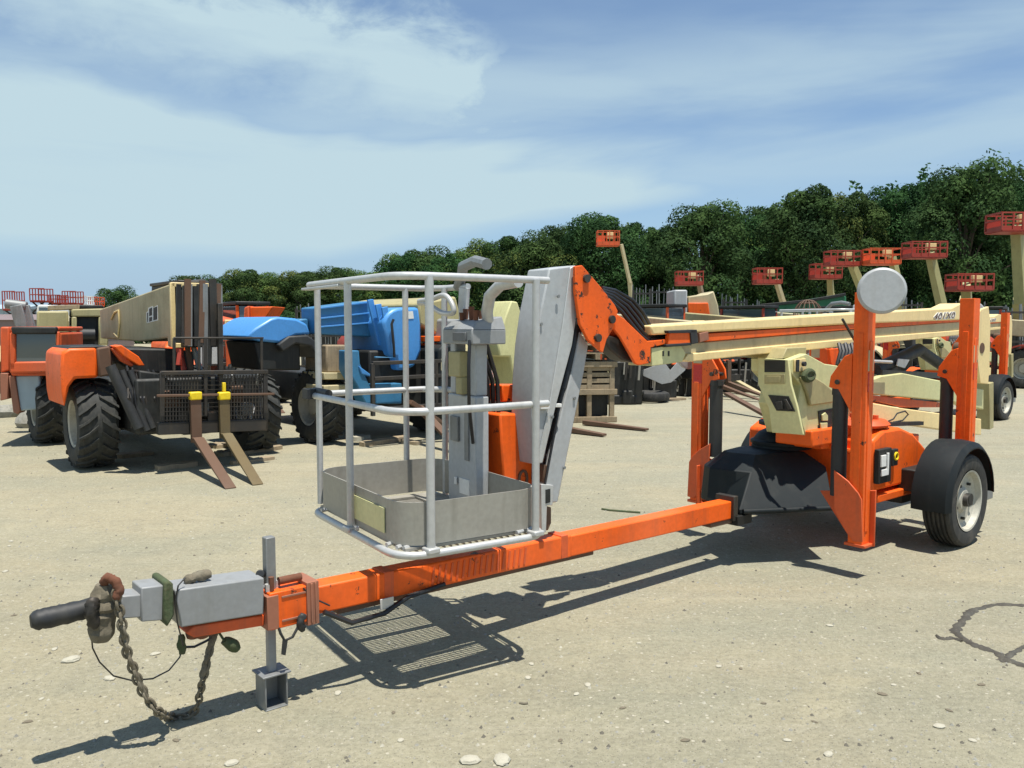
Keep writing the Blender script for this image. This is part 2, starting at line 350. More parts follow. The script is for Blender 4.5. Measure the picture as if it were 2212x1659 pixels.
cmx = N.new('ShaderNodeMix'); cmx.data_type = 'RGBA'; L.new(den, cmx.inputs['Factor'])
tn = N.new('ShaderNodeMix'); tn.data_type = 'RGBA'; tn.blend_type = 'MULTIPLY'; tn.inputs['Factor'].default_value = 1; tn.inputs['B'].default_value = (.88, 1.0, 1.12, 1)
L.new(sky.outputs[0], tn.inputs['A']); L.new(tn.outputs['Result'], lowsky.inputs['A']); L.new(lowsky.outputs['Result'], cmx.inputs['A'])
cmx.inputs['B'].default_value = (4.9, 6.4, 7.1, 1)
L.new(cmx.outputs['Result'], bg.inputs['Color']); bg.inputs['Strength'].default_value = .08
scene.view_settings.view_transform = 'Standard'; scene.view_settings.look = 'None'; scene.view_settings.exposure = .45; scene.view_settings.gamma = 1
scene.render.engine = 'CYCLES'

# ------------------------------------------------------------ ground
g = MB(); 
def gz(x, y): return .0
g.add([(-900, -60, 0), (900, -60, 0), (900, 1500, 0), (-900, 1500, 0)], [(0, 1, 2, 3)])
tag(g.build('ground', M['dirt']), 'flat dusty beige dirt yard', 'ground', kind='structure')
# ============================================================ the towable boom lift
J = ground(588, 1522)
L1 = Frame(J.x, J.y, R(40))
def W(x, y, w): return L1.at(x, y, 1, w)
def T(x, y, t): return L1.at(x, y, 0, t)
def Z(x, y, z): return L1.at(x, y, 2, z)
def slab(mb, px, w, th):
    """steel plate whose near face lies at lateral offset w, th thick away from the road side"""
    return mb.prism([W(x, y, w) for x, y in px], (0, th, 0))
lift = thing('boom_lift_trailer', 'orange towable boom lift with silver basket parked nearest the camera', 'boom lift', (J.x, J.y, 0), R(40), 'towable boom lifts')
def P(mb, name, mat, parent=lift, **k): return mb.build(name, M[mat] if isinstance(mat, str) else mat, parent, **k)

def tz(t): return .423-.013*t      # centre height of the drawbar
# drawbar
m = MB(); m.bar((.17, 0, tz(.17)), (1.7, 0, tz(1.7)-.005), .108, .122); m.bar((1.69, 0, tz(1.7)-.006), (3.16, 0, tz(3.16)), .104, .118)
tongue = P(m, 'drawbar', 'orange', bevel=.008)
m = MB()
for k in range(17):
    t = .78+.036*k; m.bar((t, -.0555, tz(t)-.045), (t+.012, -.0555, tz(t)+.042), .012, .004, up=(0, 1, 0))
P(m, 'scuff_ribs', 'orange_old', tongue)
for t in (.52, 1.62):
    m = MB(); m.bar((t, 0, tz(t)), (t+.05, 0, tz(t+.05)), .112, .126); P(m, 'collar', 'orange_old', tongue, bevel=.003)
m = MB(); m.bar((2.95, 0, tz(2.95)-.075), (3.22, 0, tz(3.22)-.075), .09, .03); P(m, 'drawbar_bracket', 'brown', bevel=.004)
m = MB(); m.box(3.155, 3.20, -.074, .074, .31, .475); P(m, 'drawbar_flange', 'steel', bevel=.004)
m = MB(); m.bar((.3, 0, tz(.3)-.078), (1.9, 0, tz(1.9)-.078), .05, .03); P(m, 'cable_channel', 'brown', bevel=.004)
m = MB(); m.tube([W(700, 1322, -.07), W(760, 1345, -.09), W(830, 1325, -.09), W(880, 1290, -.08), W(960, 1262, -.07)], .012, 8); P(m, 'brake_line', 'hose')
m = MB(); m.box(.48, .55, -.085, -.08, .32, .37); P(m, 'data_plate', 'alu', bevel=.002)
# coupling head and housings in front of the jack
m = MB(); m.prism([W(378, 1275, -.07), W(571, 1248, -.07), W(570, 1327, -.07), W(391, 1356, -.07)], (0, .15, 0))
m.box(-.27, -.04, -.05, .06, .52, .535)
P(m, 'coupling_housing', 'grey_m', bevel=.006)
m = MB(); m.prism([W(305, 1270, -.06), W(356, 1264, -.06), W(356, 1340, -.06), W(305, 1344, -.06)], (0, .12, 0))
m.prism([W(262, 1288, -.05), W(306, 1284, -.05), W(306, 1334, -.05), W(262, 1337, -.05)], (0, .10, 0))
P(m, 'coupling_tube', 'grey_m', bevel=.005)
def lump(mb, pts, r, n, amp, seed, sub=7):
    rnd = random.Random(seed); q = []
    for i in range(len(pts)-1):
        for k in range(sub): q.append(Vector(pts[i]).lerp(Vector(pts[i+1]), k/sub))
    q.append(Vector(pts[-1])); b = len(mb.v); mb.tube(q, r, n); e = len(mb.v)
    N_ = len(q)
    for i in range(b, e):
        ring = (i-b)//n; c = q[ring]; d = Vector(mb.v[i])-c
        end = 1-.35*max(0, 1-min(ring, N_-1-ring)/1.5)
        mb.v[i] = tuple(c+d*end*(1+amp*(rnd.random()-.5)))
m = MB(); lump(m, [W(66, 1342, 0), W(120, 1331, 0), W(195, 1313, 0), W(215, 1310, 0)], .036, 12, .18, 3); P(m, 'coupler', 'black', angle=50)
m = MB(); lump(m, [W(226, 1262, -.02), W(224, 1320, -.02), W(217, 1385, -.02)], .042, 12, .35, 5); P(m, 'coupler_block', 'mud', angle=30)
m = MB(); lump(m, [W(203, 1290, -.05), W(196, 1320, -.06), W(206, 1355, -.05)], .022, 10, .4, 6); P(m, 'latch', 'steel', angle=50)
m = MB(); lump(m, [W(222, 1262, -.03), W(232, 1247, -.05), W(250, 1255, -.07), W(258, 1275, -.08), W(250, 1295, -.08)], .017, 10, .25, 8); P(m, 'shackle', 'rust', angle=60)
# safety chain of separate-looking links
def chain(mb, pts, pitch, a, b_, r):
    pts = [Vector(p) for p in pts]; d = 0; k = 0; seg = []
    fine = []
    for i in range(len(pts)-1):
        p0 = pts[max(i-1, 0)]; p1 = pts[i]; p2 = pts[i+1]; p3 = pts[min(i+2, len(pts)-1)]
        for s_ in range(12):
            t = s_/12; fine.append(.5*((2*p1)+(-p0+p2)*t+(2*p0-5*p1+4*p2-p3)*t*t+(-p0+3*p1-3*p2+p3)*t**3))
    fine.append(pts[-1]); acc = 0; last = fine[0]; cen = [(fine[0], (fine[1]-fine[0]).normalized())]
    for q in fine[1:]:
        acc += (q-last).length
        if acc >= pitch: cen.append((q, (q-last).normalized())); acc = 0
        last = q
    for k, (c, t) in enumerate(cen):
        s1 = t.cross(Vector((0, 0, 1)));  s1 = s1.normalized() if s1.length > .1 else Vector((1, 0, 0))
        s2 = t.cross(s1); sd = (s1+s2*.5 if k % 2 else s2-s1*.5).normalized()
        ring = [c+t*(math.cos(x)*a)+sd*(math.sin(x)*b_) for x in [2*math.pi*i/12 for i in range(12)]]
        mb.tube(ring, r, 6, closed=True)
m = MB(); cp = [W(252, 1285, -.08), W(262, 1340, -.08), W(272, 1400, -.07), W(290, 1450, -.06), W(312, 1500, -.05), W(345, 1540, -.04), Z(372, 1549, .014), Z(402, 1546, .012), Z(424, 1528, .05), W(440, 1460, -.0), W(452, 1410, .0), W(462, 1368, .0)]
chain(m, cp, .026, .0235, .0145, .0056); P(m, 'safety_chain', 'mud')
m = MB(); lump(m, [W(262, 1350, -.08), W(275, 1410, -.07), W(295, 1462, -.06), W(318, 1508, -.05), W(345, 1538, -.04)], .009, 8, .6, 12, 9); lump(m, [W(438, 1462, 0), W(450, 1412, 0), W(462, 1372, 0)], .013, 8, .6, 13, 9); P(m, 'chain_sleeve', 'mud', angle=60)
m = MB(); m.tube([W(196, 1360, 0), W(200, 1400, 0), W(215, 1430, 0), W(245, 1460, 0), W(285, 1470, 0), W(330, 1466, 0), W(365, 1448, 0), W(388, 1420, 0), W(396, 1395, 0)], .003, 6)
m.tube([W(396, 1395, -.05), W(383, 1345, -.075), W(378, 1300, -.075), W(385, 1265, -.075), W(400, 1248, -.05)], .003, 6)
m.tube([W(396, 1398, 0), W(420, 1397, 0), W(445, 1385, 0), W(470, 1370, 0)], .005, 6); P(m, 'breakaway_cable', 'hose')
m = MB(); lump(m, [W(391, 1372, 0), W(394, 1412, 0)], .016, 8, .5, 21, 5); P(m, 'cable_plug', 'moss', angle=60)
m = MB(); lump(m, [W(484, 1383, -.02), W(514, 1402, -.02)], .024, 9, .35, 22, 5); m.tube([W(462, 1362, 0), W(474, 1368, -.02), W(486, 1386, -.02)], .005, 6); P(m, 'light_plug', 'moss', angle=60)
m = MB(); m.prism([W(355, 1258, -.078), W(368, 1255, -.078), W(375, 1262, -.078), W(377, 1330, -.078), W(362, 1356, -.078), W(353, 1340, -.078)], (0, .155, 0)); P(m, 'strap', 'moss', bevel=.008)
m = MB(); lump(m, [W(398, 1255, .0), W(425, 1245, .0), W(455, 1240, 0)], .02, 8, .5, 23, 6); P(m, 'dirt_crust', 'mud', angle=60)
m = MB(); m.cyl(W(562, 1240, -.02), W(562, 1240, .02), .018, n=14); m.box(-.11, -.05, -.03, .03, .535, .56); P(m, 'knob', 'black', bevel=.004)
m = MB(); m.prism([W(401, 1368, -.05), W(420, 1352, -.05), W(571, 1328, -.05), W(571, 1352, -.05), W(420, 1378, -.05)], (0, .10, 0)); P(m, 'lower_tongue', 'orange_old', bevel=.006)
m = MB(); lump(m, [W(404, 1368, -.01), W(440, 1362, -.01), W(466, 1354, -.01)], .03, 9, .3, 25, 5); P(m, 'chain_anchor', 'rust', angle=50)
# jack
m = MB(); m.box(-.021, .021, -.021, .021, .345, .72); jack = P(m, 'jack_post', 'grey_d', bevel=.004)
m = MB(); m.box(-.017, .017, -.017, .017, .145, .345); P(m, 'jack_leg', 'grey_m', jack, bevel=.004)
m = MB(); m.box(-.062, .062, -.058, .058, .142, .150)
m.box(-.05, .05, .042, .05, .005, .142); m.box(-.05, -.043, -.048, .042, .005, .142); m.box(.043, .05, -.048, .042, .005, .142); m.box(-.05, .05, -.05, .05, 0, .005)
P(m, 'jack_foot', 'grey_d', jack, bevel=.002)
m = MB(); m.box(-.03, .15, -.068, .068, .345, .50); P(m, 'jack_bracket', 'orange', bevel=.004)
m = MB(); m.box(-.045, .005, -.075, .075, .35, .49); m.box(.13, .185, -.078, .078, .33, .515); m.box(.145, .155, -.084, .084, .34, .51); m.box(.165, .172, -.084, .084, .34, .51)
for z_ in (.37, .47): m.box(.02, .13, -.072, -.068, z_, z_+.01)
P(m, 'jack_clamp', 'pinkbrown', bevel=.004)
m = MB(); m.cyl((.03, -.02, .53), (.13, -.02, .53), .017, n=12); m.cyl((-.01, -.04, .505), (-.01, -.04, .56), .012, n=8); P(m, 'jack_handle', 'rust')
for bx, by in ((-.02, -.03), (.03, 0)):
    m = MB(); m.cyl((bx, by, .5), (bx, by, .53), .015, n=6); P(m, 'bolt', 'alu')
m = MB(); m.tube([W(600, 1350, -.06), W(606, 1368, -.07), W(615, 1384, -.07), W(632, 1376, -.07), W(645, 1352, -.09), W(650, 1338, -.08)], .006, 7)
lump(m, [W(655, 1325, -.09), W(648, 1345, -.09), W(655, 1362, -.085)], .016, 8, .5, 31, 5); m.prism([W(612, 1382, -.075), W(622, 1382, -.075), W(617, 1416, -.075), W(609, 1414, -.075)], (0, .008, 0))
m.tube([W(655, 1270, -.068), W(668, 1285, -.07), W(690, 1298, -.068), W(712, 1308, -.064)], .004, 6)
P(m, 'cable_tie', 'black', angle=60)

# ---------------------------------------------------------------- basket
ca, sa = math.cos(R(-7)), math.sin(R(-7)); CO = Vector((.42, -.355, 0))
def B(a, b_, z): return Vector((CO.x+a*ca-b_*sa, CO.y+a*sa+b_*ca, z))
CW, CD = .76, 1.10
def rpath(z, ins=0, r=.13, open_=None):
    """rounded rectangle seen from above"""
    out = []
    for cx_, cy_, a0 in ((CW-ins-r, ins+r, -90), (CW-ins-r, CD-ins-r, 0), (ins+r, CD-ins-r, 90), (ins+r, ins+r, 180)):
        for k in range(7): a = R(a0+15*k); out.append((cx_+r*math.cos(a), cy_+r*math.sin(a)))
    return out
m = MB(); m.tube([B(a, b_, .625) for a, b_ in rpath(0)], .017, 12, closed=True); P(m, 'base_rail', 'alu')
def cagebox(mb, a0, a1, b0, b1, z0, z1):
    vs = [B(a, b_, z) for z in (z0, z1) for b_ in (b0, b1) for a in (a0, a1)]
    mb.add(vs, [(0, 2, 3, 1), (4, 5, 7, 6), (0, 1, 5, 4), (2, 6, 7, 3), (0, 4, 6, 2), (1, 3, 7, 5)])
m = MB()
for q in ((.04, .72, .04, .12), (.04, .72, .30, .42), (.04, .72, 1.0, 1.06), (.04, .14, .12, .30), (.62, .72, .12, .30), (.04, .13, .42, 1.0), (.56, .72, .42, 1.0), (.13, .56, .60, .63), (.13, .56, .80, .82)): cagebox(m, *q, .640, .652)
floor = P(m, 'floor', 'alu_sheet')
m = MB()
for k in range(48): b0 = .06+.0205*k; cagebox(m, .05, .71, b0, b0+.0085, .633, .6395)
for k in range(20): a0 = .07+.033*k; cagebox(m, a0, a0+.003, .05, 1.05, .625, .6325)
P(m, 'grating', 'alu_sheet', floor)
rp = rpath(0, .022, .13); rin = rpath(0, .028, .125)
def toeboard(idx, z0, z1, name, mat='alu_sheet'):
    m = MB(); a = [rp[i] for i in idx]; b_ = [rin[i] for i in idx]; n = len(idx)
    vs = [B(*p, z) for z in (z0, z1) for p in a]+[B(*p, z) for z in (z0, z1) for p in b_]
    fs = []
    for i in range(n-1): fs += [(i, i+1, n+i+1, n+i), (2*n+i+1, 2*n+i, 3*n+i, 3*n+i+1), (n+i, n+i+1, 3*n+i+1, 3*n+i)]
    m.add(vs, fs); return P(m, name, mat, angle=30)
toeboard(list(range(28))+[0], .66, .845, 'toe_board')
m = MB(); q = [(.040, .62), (.040, .20)]
m.box(0, 1, 0, 1, 0, 1) if False else None
m.prism([B(.0185, .62, .69), B(.0185, .20, .69), B(.0185, .20, .80), B(.0185, .62, .80)], tuple(B(-.004, 0, 0)-B(0, 0, 0))); P(m, 'decal', 'lime')
# rails: the mid and top rails are open on the left at the gate
def rail(z, name, dip=0):
    m = MB(); pts = []
    path = [(CW+.0, .02), (CW-.3, 0), (.14, 0)]+[(.14+.14*math.cos(R(-90-15*k)), .14+.14*math.sin(R(-90-15*k))) for k in range(1, 6)]+[(0, .14), (0, .5), (0, 1.06)]
    m.tube([B(a, b_, z) for a, b_ in path], .0165, 12); P(m, name, 'alu')
    m = MB(); m.tube([B(a, b_, z) for a, b_ in ((.03, CD-.02), (.09, CD), (.35, CD), (CW-.1, CD))], .0165, 12)
    m.tube([B(a, b_, z) for a, b_ in ((CW-.1, CD), (CW, CD-.1), (CW, .75))], .0165, 12); P(m, name, 'alu')
rail(1.80, 'top_rail'); rail(1.235, 'mid_rail')
m = MB(); m.prism([B(-.02, 1.13, 1.775), B(.03, 1.13, 1.775), B(.03, .62, 1.775), B(-.02, .62, 1.775)], (0, 0, .012)); P(m, 'gate_flap', 'alu', bevel=.003)
m = MB(); m.cyl(B(.02, 1.06, 1.255), B(.02, .86, 1.255), .02, n=10); m.box(.5, .56, .64, .7, 1.22, 1.27); P(m, 'gate_latch', 'black')
for a, b_, r in ((0.0, .545, .0175), (.14, 0, .0185), (.68, 0, .0175), (.045, CD-.03, .0165), (.56, CD, .0165), (CW-.02, CD-.12, .0165)):
    m = MB(); z0 = .64 if b_ < 1 else .66; m.cyl(B(a, b_, z0), B(a, b_, 1.80), r, n=14); P(m, 'rail_post', 'alu')
for a, b_ in ((.0, .545), (.14, 0), (.68, 0)):
    m = MB(); p = B(a, b_, .645); m.box(p.x-.03, p.x+.03, p.y-.03, p.y+.03, .63, .655); P(m, 'post_foot', 'alu', bevel=.006)
m = MB()
for k in range(9):
    m = MB(); a, b_ = rp[[2, 6, 14, 20, 21, 24, 27, 0, 23][k]]; p = B(a, b_, .652); m.tube([p+Vector((-.02, 0, 0)), p+Vector((.02, .005, .002))], .010, 6); P(m, 'weld_bead', 'alu')
# mast that carries the basket, control box and its guard bars
def cagebox(mb, a0, a1, b0, b1, z0, z1):
    vs = [B(a, b_, z) for z in (z0, z1) for b_ in (b0, b1) for a in (a0, a1)]
    mb.add(vs, [(0, 2, 3, 1), (4, 5, 7, 6), (0, 1, 5, 4), (2, 6, 7, 3), (0, 4, 6, 2), (1, 3, 7, 5)])
m = MB(); cagebox(m, .655, .735, .50, .79, .655, 1.235); cagebox(m, .67, .74, .52, .60, 1.235, 1.50); cagebox(m, .67, .735, .73, .79, 1.235, 1.52); P(m, 'basket_mast', 'grey', bevel=.008)
m = MB(); cagebox(m, .640, .655, .66, .74, .99, 1.12); cagebox(m, .645, .655, .56, .60, .90, 1.17); P(m, 'socket_plate', 'grey_d', bevel=.003)
m = MB(); cagebox(m, .64, .65, .68, .70, .76, .80); P(m, 'mast_clip', 'white', bevel=.003)
m = MB(); cagebox(m, .62, .72, .60, .72, 1.33, 1.46); cagebox(m, .63, .67, .60, .66, 1.24, 1.33); P(m, 'control_cover', 'olive', bevel=.006)
m = MB(); cagebox(m, .591, .600, .49, .62, 1.515, 1.56); P(m, 'switch_plate', 'grey_dark', bevel=.003)
m = MB(); m.tube([B(.60, .46, 1.52), B(.57, .42, 1.4), B(.60, .47, 1.2), B(.64, .50, 1.0)], .009, 7); P(m, 'control_cable', 'hose')
m = MB(); cagebox(m, .650, .655, .56, .66, .72, .80); P(m, 'sticker', 'white')
m = MB(); cagebox(m, .60, .80, .44, .74, 1.50, 1.575); 
vs = [B(a, b_, z) for a, b_, z in ((.60, .44, 1.575), (.80, .44, 1.575), (.80, .74, 1.575), (.60, .74, 1.575), (.64, .46, 1.615), (.79, .46, 1.64), (.79, .72, 1.64), (.64, .72, 1.615))]
m.add(vs, [(0, 1, 5, 4), (1, 2, 6, 5), (2, 3, 7, 6), (3, 0, 4, 7), (4, 5, 6, 7)])
box = P(m, 'control_box', 'grey_m', bevel=.006)
for a, b_, h in ((.66, .50, .04), (.68, .58, .06), (.66, .64, .03), (.72, .55, .04), (.71, .69, .05)):
    m = MB(); m.cyl(B(a, b_, 1.62), B(a, b_, 1.63+h), .012, .016, 10); P(m, 'switch', 'rust', box)
m = MB(); m.tube([B(.72, .72, 1.60), B(.72, .73, 1.70), B(.72, .72, 1.79)], .03, 10); P(m, 'box_guard', 'alu'); m = MB(); m.tube([B(.74, .50, 1.56), B(.70, .46, 1.66), B(.68, .40, 1.74), B(.68, .30, 1.79), B(.69, .16, 1.80)], .030, 10); P(m, 'box_guard', 'alu')
def spline(pts, n=6):
    pts = [Vector(p) for p in pts]; out = []
    for i in range(len(pts)-1):
        p0 = pts[max(i-1, 0)]; p1 = pts[i]; p2 = pts[i+1]; p3 = pts[min(i+2, len(pts)-1)]
        for s_ in range(n):
            t = s_/n; out.append(.5*((2*p1)+(-p0+p2)*t+(2*p0-5*p1+4*p2-p3)*t*t+(-p0+3*p1-3*p2+p3)*t**3))
    return out+[pts[-1]]
gt = B(.56, 1.0, 0).x
m = MB(); m.tube(spline([T(x, y, gt) for x, y in ((905, 651), (935, 645), (958, 638), (972, 648), (980, 668), (976, 677), (955, 676), (935, 664), (918, 655), (905, 655))]), .014, 10); P(m, 'hand_guard', 'alu')
m = MB(); m.tube([B(.76, .86, 1.80), B(.74, .78, 1.86), B(.70, .70, 1.90), B(.66, .5, 1.915), B(.64, .36, 1.89)], .028, 9); P(m, 'hose_loop', 'grey_d')
for k in range(4):
    m = MB(); m.tube([B(.78, .60+.06*k, 1.5), B(.86, .62+.05*k, 1.3), B(.86, .6+.05*k, 1.0)], .012, 7); P(m, 'control_cable', 'hose')
m = MB(); cagebox(m, .6, .66, .80, .92, .86, .95) if False else cagebox(m, .745, .80, .67, .85, .655, 1.44); P(m, 'valve_cover', 'black', bevel=.02)

# ---------------------------------------------------------------- jib and rotator
m = MB(); slab(m, [(1150, 866), (1086, 868), (1085, 832), (1148, 832)], .15, .14); P(m, 'rotator_cap', 'orange', bevel=.006)
m = MB(); slab(m, [(1080, 895), (1120, 893), (1150, 905), (1160, 955), (1160, 1065), (1088, 1048)], .05, .22); rot = P(m, 'rotator', 'orange', bevel=.01)
m = MB(); p = W(1130, 1035, .045); m.tube([p+Vector((.028*math.cos(a), 0, .045*math.sin(a))) for a in [k*math.pi/6 for k in range(12)]], .008, 6, closed=True); slab(m, [(1137, 985), (1149, 983), (1145, 996), (1141, 995)], .043, .01)
P(m, 'rotator_detail', 'brown', rot)
m = MB(); slab(m, [(1187, 580), (1243, 573), (1248, 662), (1236, 745), (1200, 880), (1172, 1000), (1160, 1005), (1150, 900), (1152, 825), (1158, 745), (1167, 680)], -.085, .17); jib = P(m, 'jib_tube', 'grey', bevel=.008)
m = MB(); slab(m, [(1232, 579), (1243, 573), (1248, 662), (1236, 745), (1200, 880), (1172, 1000), (1160, 1000), (1188, 870), (1216, 700)], -.093, .008); P(m, 'jib_side_plate', 'alu', jib, bevel=.003)
m = MB(); slab(m, [(1253, 716), (1271, 746), (1262, 802), (1205, 1085), (1172, 1088), (1190, 985), (1236, 800)], -.06, .12); P(m, 'levelling_arm', 'grey', bevel=.006)
m = MB(); m.cyl(W(1249, 690, -.02), W(1216, 840, -.02), .033, n=16); m.cyl(W(1216, 840, -.02), W(1180, 1015, -.02), .026, n=16); m.cyl(W(1205, 895, -.062), W(1176, 1050, -.062), .007, n=6); P(m, 'jib_cylinder', 'hose')
m = MB(); slab(m, [(1168, 874), (1188, 874), (1188, 884), (1168, 884)], -.11, .03); P(m, 'hose_clamp', 'white', bevel=.003)
m = MB(); slab(m, [(1198, 872), (1214, 872), (1214, 880), (1198, 880)], -.09, .10); P(m, 'hose_clamp', 'white', bevel=.003)
m = MB(); slab(m, [(1176, 1003), (1190, 1008), (1190, 1042), (1174, 1042)], -.05, .1); P(m, 'pivot_bracket', 'brown', bevel=.004); m = MB(); slab(m, [(1180, 1093), (1191, 1096), (1191, 1130), (1184, 1146), (1179, 1146)], -.03, .08); P(m, 'pivot_bracket', 'brown', bevel=.004)
m = MB(); slab(m, [(1170, 1046), (1196, 1048), (1194, 1092), (1182, 1092), (1180, 1150), (1170, 1152)], -.075, .03); P(m, 'lock_plate', 'alu', bevel=.003)
m = MB(); slab(m, [(1179, 1058), (1189, 1056), (1189, 1085), (1179, 1088)], -.078, .004); P(m, 'lock_slot', 'deep')
# orange knuckle at the boom end
KN = [(1243, 575), (1258, 573), (1298, 620), (1328, 658), (1335, 672), (1331, 688), (1326, 708), (1311, 733), (1303, 762), (1296, 757), (1271, 735), (1253, 700), (1243, 628)]
m = MB(); slab(m, KN, -.125, .02); slab(m, KN, .105, .02); m.prism([W(*p, 0) for p in ((1250, 585), (1296, 630), (1322, 662), (1318, 690), (1290, 720), (1258, 690))], (0, .104, 0)); kn = P(m, 'upper_knuckle', 'orange_chipped', bevel=.004)
for x, y in ((1265, 602), (1320, 690), (1290, 730)):
    m = MB(); p = W(x, y, -.125); m.cyl(p, p+Vector((0, -.016, 0)), .022, n=12); P(m, 'pivot_pin', 'steel', kn)
KL = [(1328, 713), (1332, 678), (1348, 688), (1399, 737), (1442, 733), (1443, 742), (1406, 751), (1406, 784), (1381, 789), (1373, 786), (1340, 728)]
m = MB(); slab(m, KL, -.10, .018); slab(m, KL, .082, .018); m.prism([W(*p, -.08) for p in ((1345, 700), (1400, 745), (1400, 780), (1382, 783), (1345, 722))], (0, .16, 0)); kl = P(m, 'lower_knuckle', 'orange_chipped', bevel=.004)
m = MB(); slab(m, [(1300, 722), (1338, 728), (1370, 784), (1345, 778), (1318, 755)], -.05, .1); P(m, 'knuckle_cylinder', 'steel', kl, bevel=.01)
for k in range(9):
    m = MB(); u_ = k/8; w_ = -.075+.15*((k*5) % 9)/8
    def lp(a, b_): return (a[0]+(b_[0]-a[0])*u_, a[1]+(b_[1]-a[1])*u_)
    pts = [lp((1302, 640), (1300, 622)), lp((1318, 650), (1330, 628)), lp((1342, 672), (1366, 648)), lp((1362, 698), (1388, 674)), lp((1384, 724), (1402, 700)), lp((1402, 738), (1410, 722)), lp((1432, 740), (1440, 722))]
    m.tube([W(x, y, w_) for x, y in pts], .0115, 8); P(m, 'hydraulic_hose', 'hose')

for q, mt_ in (([(1004, 735), (1034, 733), (1034, 742), (1004, 743)], 'yellow'), ([(1062, 800), (1070, 800), (1070, 815), (1062, 815)], 'white')):
    m = MB(); m.prism([W(x, y, .29) for x, y in q], (0, .004, 0)); P(m, 'sticker', mt_)
for (x, y), w_ in (((1168, 700), -.087), ((1205, 640), -.096), ((1192, 900), -.096), ((1240, 860), -.062), ((1218, 1010), -.062)):
    m = MB(); p = W(x, y, w_); m.cyl(p, p+Vector((0, -.008, 0)), .009, n=8); P(m, 'bolt', 'grey_d')
# ---------------------------------------------------------------- booms
m = MB(); m.prism([W(*p, -.095) for p in ((1405, 703), (1846, 676), (2055, 665), (2075, 655), (2100, 660), (2112, 690), (1846, 700), (1410, 724))], (0, .19, 0)); boom = P(m, 'main_boom', 'cream', bevel=.012)
m = MB(); m.prism([W(*p, -.085) for p in ((1525, 721), (1844, 700.5), (2100, 688), (2100, 693), (1844, 711), (1525, 738))], (0, .17, 0)); P(m, 'boom_slide', 'orange', bevel=.004)
m = MB(); m.prism([W(*p, -.070) for p in ((1430, 745), (1525, 739), (1844, 712), (2090, 694), (2090, 712), (1844, 731), (1480, 765), (1440, 765))], (0, .14, 0)); P(m, 'boom_channel', 'cream_dull', bevel=.004)
m = MB(); m.prism([W(*p, -.088) for p in ((1488, 764), (1844, 731), (2090, 712), (2090, 722), (1844, 747), (1636, 766), (1488, 782), (1478, 778))], (0, .176, 0)); P(m, 'lower_boom', 'cream', bevel=.006)
m = MB(); m.prism([W(*p, -.092) for p in ((1408, 752), (1470, 744), (1482, 764), (1474, 782), (1408, 791))], (0, .184, 0)); ep = P(m, 'boom_end_plate', 'lime', bevel=.004)
for x in (1432, 1444):
    m = MB(); p = W(x, 762, -.092); m.box(p.x-.006, p.x+.006, p.y-.004, p.y, p.z-.02, p.z+.01); P(m, 'slot', 'deep', ep)
m = MB(); slab(m, [(1447, 717), (1493, 717), (1493, 742), (1443, 744)], -.115, .03); P(m, 'boom_rest_pad', 'orange', bevel=.003)
m = MB(); slab(m, [(1443, 714), (1505, 712), (1505, 719), (1445, 720)], -.125, .05); slab(m, [(1492, 712), (1506, 712), (1509, 741), (1494, 744)], -.125, .05); slab(m, [(1440, 744), (1494, 740), (1494, 746), (1440, 750)], -.12, .04); P(m, 'boom_clamp', 'black', bevel=.003)
m = MB(); slab(m, [(1512, 720), (1530, 716), (1532, 734), (1512, 740)], -.10, .02); P(m, 'wear_pad', 'pinkbrown', bevel=.003)
# lettering on the boom
tcv = bpy.data.curves.new('boom_lettering', 'FONT'); tcv.body = '401X0'; tcv.size = .075; tcv.extrude = .002; tcv.shear = .25; tcv.space_character = 1.1; tcv.offset = .003
tob = bpy.data.objects.new('tmp', tcv); COL.objects.link(tob); bpy.context.view_layer.update()
def lettering(off, name, mat, dy):
    tcv.offset = off; bpy.context.view_layer.update()
    me = bpy.data.meshes.new_from_object(tob.evaluated_get(bpy.context.evaluated_depsgraph_get())); me.materials.clear(); me.materials.append(M[mat])
    o = bpy.data.objects.new(name, me); COL.objects.link(o); o.parent = boom
    p = W(2017, 690, -.097-dy); q = W(2058, 687, -.097-dy); o.location = p; d = (q-p); o.rotation_euler = (math.pi/2, -math.atan2(d.z, d.x), 0); o.scale = (d.length/.20, 1, 1)
lettering(.006, 'lettering_outline', 'white', 0); lettering(-.0005, 'lettering', 'brown', .003)
bpy.data.objects.remove(tob)
# rear knuckle of the boom
m = MB(); RK = [(2105, 690), (2120, 668), (2136, 662), (2140, 700), (2138, 790), (2135, 830), (2118, 828), (2112, 780), (2108, 735)]
slab(m, RK, -.12, .03); slab(m, RK, .09, .03); P(m, 'rear_knuckle', 'cream', bevel=.006)
m = MB(); m.cyl(W(2122, 752, -.125), W(2122, 752, -.12)+Vector((0, .24, 0)), .05, n=16); P(m, 'rear_pin', 'brown')
m = MB(); m.bar(W(2128, 826, 0), W(2128, 925, 0), .12, .10); P(m, 'rear_riser', 'olive', bevel=.006)
